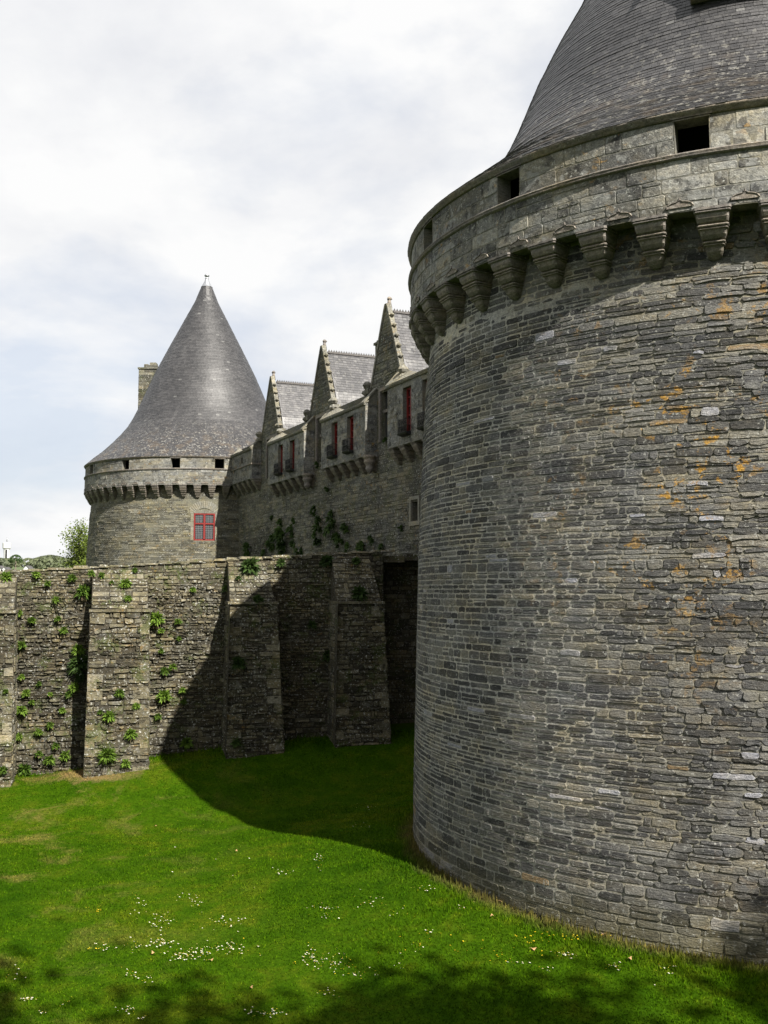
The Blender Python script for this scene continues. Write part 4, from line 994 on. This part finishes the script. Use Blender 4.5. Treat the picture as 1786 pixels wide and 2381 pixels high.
for (src, cf) in ((PL5, c5), (PL6, c6)):
    for (x, y, sz, kind) in src:
        u, v = cf(x, y); out = 0.0; P = None
        for _ in range(3):
            P = hit(u, v, A+NF*out, NF); t = (P.xy-A).dot(D_); out, onb = out_at(t, P.z)
            zlim = top_z(t)+.02
            if P.z > zlim: P.z = zlim
        size = sz*(.33755 if cf is c5 else .42194)/fpx*P.y*.62
        p = P+NF.to_3d()*.02; nr = NF.to_3d(); m = MB()
        tuft(m, Vector((0, 0, 0)), nr, size*1.5, R, 0, int(70+sz*2.6) if kind != 2 else 360)
        if kind == 2:
            for k in range(26):
                q = Vector((R.uniform(-.3, .3), 0, R.uniform(-1.0, .55)))*size*1.2+nr*R.uniform(.05, .25)
                m.box(tuple(q), (.028, .028, .02), 2)
            for k in range(4): tuft(m, Vector((R.uniform(-.15, .15), 0, -k*.3-.1))*size*1.6, nr, size*.8, R, 0, 90)
        if kind == 0 and R.random() < .35: stems(m, Vector((0, 0, -.02)), nr, size*.55, R)
        if kind == 1: stems(m, Vector((0, 0, 0)), nr, size, R)
        leafm = M_LEAF_WALL if (kind != 2 and t < 6.3) else M_LEAF_SHADE  # tufts in the tower's shadow get a darker leaf: shade put into colour
        o = m.build('wall_plant', [leafm, M_DRY, M_PETAL], None, p)
        key = (x, y) if (x, y) in BIG else None
        if key and not (cf is c6 and key != (430, 280)): tag(o, BIG[key], 'plant', 'plants rooted in the causeway wall')
        else:
            tag(o, 'small green tuft '+zone(t, P.z, onb), 'plant', 'small tufts rooted '+zone(t, P.z, onb))
# bushes on the shaded castle wall
PLC = [(400, 1660, 36), (555, 1690, 60), (700, 1620, 50), (820, 1640, 75), (740, 1720, 75), (835, 1720, 85), (920, 1760, 65), (860, 1800, 60), (730, 1820, 60), (500, 1800, 100), (430, 1780, 70), (560, 1850, 70), (400, 1850, 70),
       (490, 1900, 80), (235, 1900, 60), (350, 1920, 46), (600, 1900, 55), (880, 1870, 66), (940, 1880, 55), (1030, 1890, 70), (1105, 1835, 60), (1180, 1890, 44), (1305, 1745, 30), (1200, 1130, 34), (720, 1300, 34), (790, 1480, 28), (540, 1760, 60), (800, 1780, 60), (470, 1700, 50)]
for (x, y, sz) in PLC:
    u, v = c2(x, y); P = hit(u, v, F+NN*(-.25), NN); s_ = (P.xy-F).dot(E_)
    size = sz*.33153/fpx*P.y*.95; m = MB(); nr = NN.to_3d()
    for k in range(5): tuft(m, Vector((R.uniform(-.9, .9)*size*E_.x, R.uniform(-.9, .9)*size*E_.y, R.uniform(-.6, .6)*size)), nr, size*R.uniform(.45, .8), R, 0, 80, .9)
    o = m.build('wall_plant', M_LEAF_SHADE, None, P)
    zn = 'high on the castle wall under the bays' if P.z > 5 else ('at the foot of the castle wall' if P.z < 3.0 else 'midway down the castle wall')
    tag(o, 'dark bush '+zn, 'plant', 'bushes growing '+zn)
# plants of one zone are told apart by their order in it
ORD = 'leftmost,second from left,third from left,fourth from left,fifth from left,sixth from left,seventh from left,eighth from left,ninth from left,tenth from left,eleventh from left,twelfth from left,thirteenth from left,fourteenth from left,fifteenth from left,sixteenth from left'.split(',')
def order_labels(cat):
    D = {}
    for o in list(COL.objects):
        if o.get('category') == cat and o.parent is None: D.setdefault(o['label'], []).append(o)
    for lab, L in D.items():
        if len(L) < 2: continue
        L.sort(key=lambda o: o.location.x/o.location.y)
        for k, o in enumerate(L): o['label'] = lab+', '+(ORD[k] if k < len(L)-1 else 'rightmost')
order_labels('plant')
# ivy beside the sunlit buttress
m = MB()
def ivy(u0, v0, u1, v1, n):
    for k in range(n):
        u, v = R.uniform(u0, u1), R.uniform(v0, v1)
        if vn(u*.05, v*.05, 15) < .42: continue
        P = hit(u, v, A+NF*(.1+.02), NF); t = (P.xy-A).dot(D_); o_, onb = out_at(t, P.z)
        if onb: continue
        P += NF.to_3d()*R.uniform(.0, .10); a = D_.to_3d(); b = Vector((0, 0, 1)); w = R.uniform(.04, .085)
        tn = R.random(); tl = R.uniform(-.04, .04)
        rot = R.uniform(0, 6.28); ca, sa = math.cos(rot), math.sin(rot)
        e1 = a*ca+b*sa; e2 = -a*sa+b*ca+NF.to_3d()*R.uniform(-.5, .5)
        m.add([tuple(P-e1*w-e2*w*.6), tuple(P+e1*w-e2*w*.6), tuple(P+e1*w*.8+e2*w*.5), tuple(P+e2*w*1.2), tuple(P-e1*w*.8+e2*w*.5)], [(0, 1, 2, 3, 4)], 0, tn)
ivy(346, 1480, 372, 1760, 1500); ivy(350, 1700, 405, 1770, 1100); ivy(372, 1500, 395, 1640, 350); ivy(385, 1650, 440, 1765, 500); ivy(40, 1450, 62, 1790, 450); ivy(70, 1740, 170, 1800, 700); ivy(410, 1595, 430, 1700, 160)
tag(m.build('ivy', M_LEAF_WALL), 'thin green ivy trailing up the wall beside the buttresses', 'ivy', kind='stuff')

# ------------------------------------------------------------------ grass, daisies, dandelions
def inside(x, y):
    if (x-C.x)**2+(y-C.y)**2 < 8.9**2: return True
    p = Vector((x, y))-A; q = p.dot(NF); t = p.dot(D_)
    if q < .12 or (q < 1.5 and any(a < t < b for a, b, _, _ in BUT)): return True
    return False
rs = np.random.RandomState(4)
gx = axis(-30, 30, .6, 4000)
def blades(n):
    # sampled evenly in the picture's cone so that near blades are denser
    yy = 12.5+ (rs.rand(n)**1.25)*33; xx = (rs.rand(n)-.5)*2*(.43*yy+1.0)
    keep = ~(((xx-C.x)**2+(yy-C.y)**2) < 8.93**2)
    q = (xx-A.x)*NF.x+(yy-A.y)*NF.y; t = (xx-A.x)*D_.x+(yy-A.y)*D_.y
    keep &= q > .15
    for a, b, _, _ in BUT: keep &= ~((q < 1.58) & (t > a-.1) & (t < b+.05))
    xx, yy = xx[keep], yy[keep]; return xx, yy
xx, yy = blades(520000); n = len(xx)
zz = np.array([ground_z(a, b) for a, b in zip(xx, yy)])
dt = np.hypot(xx-C.x, yy-C.y)-8.95; qw = (xx-A.x)*NF.x+(yy-A.y)*NF.y
edge = np.minimum(np.clip(dt, 0, 9), np.clip(qw-.2, 0, 9)); foot = np.exp(-edge*2.2)
cl = np.array([vn(a*1.1, b*1.1, 17) for a, b in zip(xx, yy)])
hgt = (.016+.03*rs.rand(n)+.05*np.clip(cl-.55, 0, 1)+.20*foot*rs.rand(n)*np.clip(.35+1.3*cl, 0, 1.4))*(1+.5*np.sin(xx*1.7+np.sin(yy*1.3)*2)*.5); ang = rs.rand(n)*6.283; w = .006+.007*rs.rand(n)+.0002*yy
lean = rs.rand(n)*.06; la = rs.rand(n)*6.283
tuf = rs.rand(n) < .02; hgt[tuf] *= 1.8
ca, sa = np.cos(ang)*w, np.sin(ang)*w
v = np.empty((n, 3, 3)); v[:, 0] = np.c_[xx-ca, yy-sa, zz-.01]; v[:, 1] = np.c_[xx+ca, yy+sa, zz-.01]; v[:, 2] = np.c_[xx+np.cos(la)*lean, yy+np.sin(la)*lean, zz+hgt]
me = bpy.data.meshes.new('grass'); me.vertices.add(3*n); me.vertices.foreach_set('co', v.ravel())
me.loops.add(3*n); me.loops.foreach_set('vertex_index', np.arange(3*n, dtype=np.int32))
me.polygons.add(n); me.polygons.foreach_set('loop_start', np.arange(0, 3*n, 3, dtype=np.int32))
me.update(calc_edges=True)
at = me.attributes.new('tone', 'FLOAT', 'FACE'); at.data.foreach_set('value', rs.rand(n).astype(np.float32))
me.materials.append(M_GRASS); o = bpy.data.objects.new('grass', me); COL.objects.link(o)
tag(o, 'mown green grass covering the floor of the moat', 'grass', kind='stuff')

def gpt(u, v):
    d = ray(u, v); z = -6.5
    for _ in range(4): P = d*(z/d.z); z = ground_z(P.x, P.y)
    return P
c8 = lambda x, y: (x*.5425, 1750+y*.5425)
c7 = lambda x, y: (900+x*.53406, 1500+y*.53406)
def flowers(name, mat, spec, label, r0):
    m = MB()
    for (cf, x, y, rx, ry, n) in spec:
        for k in range(n):
            u, v = cf(x+R.gauss(0, rx*.5), y+R.gauss(0, ry*.5)); P = gpt(u, v)
            if P.y < 12 or inside(P.x, P.y): continue
            r = r0*R.uniform(.7, 1.25); a0 = R.random()*6; z = P.z+R.uniform(.04, .075)
            tx, ty = R.uniform(-.5, .2), R.uniform(-.6, .1)
            V = [(P.x+r*math.cos(a0+t*6.283/6), P.y+r*math.sin(a0+t*6.283/6), z+ty*r*math.sin(a0+t*6.283/6)+tx*r*math.cos(a0+t*6.283/6)) for t in range(6)]
            m.add(V, [tuple(range(6))]); m.add([(V[0][0], V[0][1], P.z), (V[0][0]+.004, V[0][1], P.z), (P.x, P.y, z)], [(0, 1, 2)], 1)
            m.add([(P.x+(q[0]-P.x)*.4, P.y+(q[1]-P.y)*.4, z+.006) for q in V], [tuple(range(6))], 2)
    tag(m.build(name, mat), label, 'flowers', kind='stuff')
flowers('daisies', [M_PETAL, M_GRASS, M_YEL], [(c8, 690, 825, 60, 22, 60), (c8, 790, 880, 90, 30, 60), (c8, 860, 860, 60, 30, 30), (c8, 1000, 850, 110, 35, 60), (c8, 960, 735, 100, 40, 45), (c8, 690, 730, 70, 40, 35), (c8, 590, 680, 60, 60, 20),
    (c8, 800, 640, 80, 30, 25), (c8, 580, 840, 25, 30, 14), (c8, 450, 840, 60, 25, 20), (c8, 1330, 890, 45, 45, 45), (c8, 1440, 910, 70, 40, 45), (c8, 1560, 970, 90, 30, 30), (c8, 1390, 690, 80, 40, 30), (c8, 1360, 470, 40, 30, 22), (c8, 1210, 520, 60, 20, 14),
    (c8, 1140, 1130, 90, 20, 40), (c8, 1400, 1040, 60, 20, 12), (c8, 560, 960, 40, 30, 14), (c8, 640, 980, 30, 20, 8), (c8, 550, 1115, 50, 20, 14), (c8, 100, 1068, 50, 10, 16), (c8, 60, 950, 70, 40, 9), (c8, 180, 1125, 30, 10, 6), (c8, 280, 1080, 50, 20, 6),
    (c8, 600, 1150, 50, 12, 8), (c8, 1570, 650, 90, 40, 20), (c8, 1560, 320, 90, 25, 12), (c8, 1590, 240, 70, 15, 10), (c7, 430, 1500, 80, 40, 45), (c7, 250, 1560, 40, 20, 18), (c7, 390, 1550, 90, 20, 40), (c7, 60, 1410, 35, 25, 24), (c7, 780, 1360, 60, 18, 24),
    (c7, 560, 1400, 80, 20, 20), (c7, 690, 1415, 30, 20, 12), (c7, 980, 1415, 70, 18, 16), (c7, 570, 1590, 80, 30, 20), (c7, 1120, 1530, 120, 30, 14), (c7, 1390, 1570, 60, 20, 10), (c7, 160, 1070, 60, 20, 14), (c7, 330, 1150, 50, 20, 8), (c7, 40, 1170, 60, 30, 10),
    (c7, 1200, 1420, 100, 20, 12), (c7, 980, 1600, 90, 30, 14), (c7, 200, 1260, 40, 20, 6), (c7, 130, 1330, 60, 40, 10), (c8, 460, 240, 30, 15, 8), (c8, 860, 420, 400, 200, 20)],
    'white daisies dotted in drifts over the moat lawn', .017)
flowers('buttercups', [M_YEL, M_GRASS, M_YEL], [(c8, 430, 685, 25, 12, 8), (c8, 430, 850, 15, 6, 5), (c8, 395, 848, 25, 6, 4), (c8, 375, 675, 6, 5, 2), (c8, 1470, 930, 70, 40, 12), (c8, 1265, 915, 10, 5, 3), (c8, 855, 665, 5, 5, 2), (c8, 1630, 870, 40, 20, 5),
    (c7, 620, 1285, 60, 20, 14), (c7, 820, 1285, 50, 12, 12), (c7, 300, 1400, 100, 90, 30), (c7, 460, 1380, 60, 60, 12), (c7, 700, 1300, 160, 80, 16), (c7, 160, 1330, 100, 90, 20), (c7, 950, 1280, 60, 12, 5), (c8, 90, 140, 120, 60, 6), (c8, 900, 760, 200, 120, 8)],
    'small yellow flowers scattered over the moat lawn', .016)
# fallen leaves
for (cf, x, y) in ((c8, 1013, 430), (c8, 665, 322), (c8, 1075, 1020), (c8, 905, 900), (c8, 657, 870), (c7, 458, 1190), (c7, 500, 1128), (c7, 735, 1213), (c7, 805, 1222), (c7, 940, 1270), (c7, 1057, 1378), (c7, 637, 1335), (c7, 667, 1505)):
    P = gpt(*cf(x, y)); m = MB(); s = R.uniform(.05, .08); N = 8
    V = [(s*math.cos(k*.785)*(1.0 if k % 2 == 0 else .62), s*.7*math.sin(k*.785)*(1.0 if k % 2 == 0 else .7), .02+.02*math.cos(k*1.57)) for k in range(8)]+[(0, 0, .012)]
    m.add(V, [(k, (k+1) % 8, 8) for k in range(8)]); m.tube([(0, 0, .012), (-s*.7, 0, .02), (-s*1.3, s*.1, .03)], .003, 4)
    o = m.build('fallen_leaf', plain('dead_leaf', (.34, .20, .09), .8), None, P+Vector((0, 0, .045))); o.rotation_euler = (R.uniform(-.2, .2), R.uniform(-.2, .2), R.random()*6)
    tag(o, 'small dry brown leaf lying on the grass of the moat', 'leaf', 'fallen leaves on the moat lawn')

order_labels('leaf')
# ------------------------------------------------------------------ trees
def tree(base, h, cr, nleaf, ls, seed, mat, label, group=None, crown_c=.62, name='tree', sparse=.35, zs=1.0):
    R = random.Random(seed); root = empty(name, base, label, 'tree', group)
    m = MB(); tips = []
    def br(p, d, L, r, lev):
        pts = [p]; q = p; dd = d.copy()
        for k in range(4):
            dd = (dd+Vector((R.uniform(-.2, .2), R.uniform(-.2, .2), R.uniform(-.05, .18)))).normalized(); q = q+dd*L/4; pts.append(q)
        m.tube(pts, [r*(1-.16*k) for k in range(5)], 6 if lev < 2 else 4)
        if lev >= 2: tips.extend(pts[1:])
        if lev < 4:
            for k in range(3 if lev else 6):
                s = pts[R.choice((2, 3, 4))] if lev else pts[R.choice((3, 4, 4))]; a = R.uniform(0, 6.28); e = R.uniform(.15, 1.0)
                nd_ = (dd*.5+Vector((math.cos(a)*math.cos(e), math.sin(a)*math.cos(e), math.sin(e)))).normalized()
                br(s, nd_, L*R.uniform(.55, .78)*(cr/h*2.0 if lev == 0 else 1), r*.5, lev+1)
    br(Vector((0, 0, -.2)), Vector((0, 0, 1)), h*.42, h*.028, 0)
    m.build('trunk', M_BARK, root, Vector((0, 0, 0)))
    m = MB(); cen = Vector((0, 0, h*crown_c)); T = [t for t in tips]
    for k in range(nleaf):
        t = R.choice(T)+Vector((R.gauss(0, 1), R.gauss(0, 1), R.gauss(0, .8)))*ls*3.0
        a = Vector((R.gauss(0, 1), R.gauss(0, 1), R.gauss(0, 1))).normalized()*ls*R.uniform(.5, 1.2); b = a.orthogonal().normalized()*a.length*.7
        m.add([tuple(t-a), tuple(t+b*.8), tuple(t+a), tuple(t-b*.8)], [(0, 1, 2, 3)], 0, min(1, max(0, R.random()*.8+.2*vn(t.x*.5, t.z*.5, 2))))
    m.build('crown', mat, root, Vector((0, 0, 0)))
    return root
tree((-30.0, 101, -6.5), 16.0, 6.2, 12000, .12, 5, M_LEAF_SPRING, 'fresh green spring tree showing left of the distant round tower')
tree((-11.6, 108, -6.5), 33.0, 12.0, 14000, .20, 8, M_LEAF_SPRING, 'bright green treetop peeping between the distant cone roof and first gable')
# trees on the bank behind the viewpoint that throw the soft shadows over the near lawn
for i, (x, y, h, cr) in enumerate(((5.2, -2.3, 24, 6.5), (13.8, -1.7, 24, 6.5), (21.6, -.2, 23, 6.0))):
    tree((x, y, -1.7), h, cr, 17000, .24, 40+i, M_LEAF_DARK, ('tree behind the viewpoint casting the dark shade at bottom left', 'tree behind the viewpoint casting the dark shade at bottom centre', 'tree behind the viewpoint casting the dark shade at bottom right')[i], 'bank trees that shade the near lawn')

# distant woods, buildings, water tower
m = MB(); R = random.Random(12)
def clump(x, y, z, r, hh, n, lo=0.0, hi=1.0):
    for k in range(n):
        a = R.uniform(0, 6.28); e = R.uniform(-.2, 1.57); rr = r*R.uniform(.8, 1.05)
        c = Vector((x+rr*math.cos(a)*math.cos(e), y+rr*math.sin(a)*math.cos(e), z+hh*math.sin(e)))
        s = r*.10; u = Vector((R.gauss(0, 1), R.gauss(0, 1), R.gauss(0, 1))).normalized()*min(s, .8); w_ = u.orthogonal().normalized()*min(s, .8)
        m.add([tuple(c-u), tuple(c+w_), tuple(c+u), tuple(c-w_)], [(0, 1, 2, 3)], 0, R.uniform(lo, hi))
for k in range(150):
    y = R.uniform(430, 600); x = R.uniform(-.47, -.02)*y; t = R.uniform(0, .6); u_ = 893+fpx*x/y
    zt = (.0285+.006*vn(u_*.022, 2, 3))*y; r = R.uniform(5, 8.5)
    clump(x, y, zt-r*1.1, r, r*1.1, 260, t, t+.4)
tag(m.build('distant_woods', M_LEAF_HAZE), 'hazy band of woodland along the horizon above the wall', 'woods', kind='stuff')
for (u, v, yy_, r, lab) in ((37, 1299, 420, 2.6, 'small dark round tree on the horizon beside the water tower'), (118, 1306, 520, 13, 'pale budding tree mass rising highest on the horizon')):
    d = ray(u, v); P = d*(yy_/d.y); root = empty('tree', (P.x, P.y, -6.5), lab, 'tree'); m = MB()
    clump(0, 0, P.z+6.5-r*.4, r, r*(1.0 if r < 4 else .62), 500 if r < 4 else 1500, .0, .35 if r < 4 else .7); m.build('crown', M_LEAF_DARK if r < 4 else M_LEAF_HAZE, root, Vector((0, 0, 0)))
    m = MB(); m.tube([(0, 0, -.5), (0, 0, P.z+6.5-r*.4)], [.5, .25], 6); m.build('trunk', M_BARK, root, Vector((0, 0, 0)))
# water tower
d = ray(15, 1300); Y = 690.0; P = d*(Y/d.y); k = Y/fpx
root = empty('water_tower', (P.x, P.y, P.z-4), 'white concrete water tower standing above the trees on the horizon', 'water tower')
m = MB(); m.lathe([(6.2*k*1.0, 0), (6.0*k, 4), (6.4*k, 14*k+4), (7.2*k, 25*k+4)], 24, tone=.5, smooth=False); 
m.build('shaft', M_WHITE, root, Vector((0, 0, 0)))
m = MB(); m.lathe([(7.2*k, 23*k+4), (9.3*k, 25*k+4), (9.7*k, 37*k+4), (9.5*k, 37.6*k+4), (.1, 38.6*k+4)], 24, smooth=False); m.build('tank', M_WHITE, root, Vector((0, 0, 0)))
m = MB(); m.tube([(0, 0, 40*k+4), (0, 0, 50*k+4)], .35, 5); m.build('antenna', M_LEAD, root, Vector((0, 0, 0)))
m = MB()
for i in range(6):
    a = -math.pi/2+.25; zc = 4+(3+3.4*i)*k; m.box((6.5*k*math.cos(a), 6.5*k*math.sin(a), zc), (1.0, .5, 1.0))
m.build('window', M_DARK, root, Vector((0, 0, 0)))
for (u, v, w_, lab) in ((2, 1313, 3.2, 'white house gable at the far left edge of the horizon'), (16, 1313, 2.2, 'small white house second from the left on the horizon'), (67, 1309, 2.0, 'tiny white house in front of the distant woods')):
    Y = 300.0; d = ray(u, v+4); P = d*(Y/d.y); root = empty('house', (P.x, P.y, P.z-5.2), lab, 'house'); m = MB(); w = w_*.42
    m.box((0, 0, 2), (2*w, 4, 4)); m.add([(-w, -2, 4), (w, -2, 4), (0, -2, 4+w)], [(0, 1, 2)]); m.build('wall', M_WHITE, root, Vector((0, 0, 0)))
    m = MB(); m.add([(-w-.1, -2.2, 3.95), (0, -2.2, 4.1+w), (0, 2.2, 4.1+w), (-w-.1, 2.2, 3.95), (w+.1, -2.2, 3.95), (w+.1, 2.2, 3.95)], [(0, 1, 2, 3), (1, 4, 5, 2)]); m.build('roof', M_SLATE, root, Vector((0, 0, 0)))
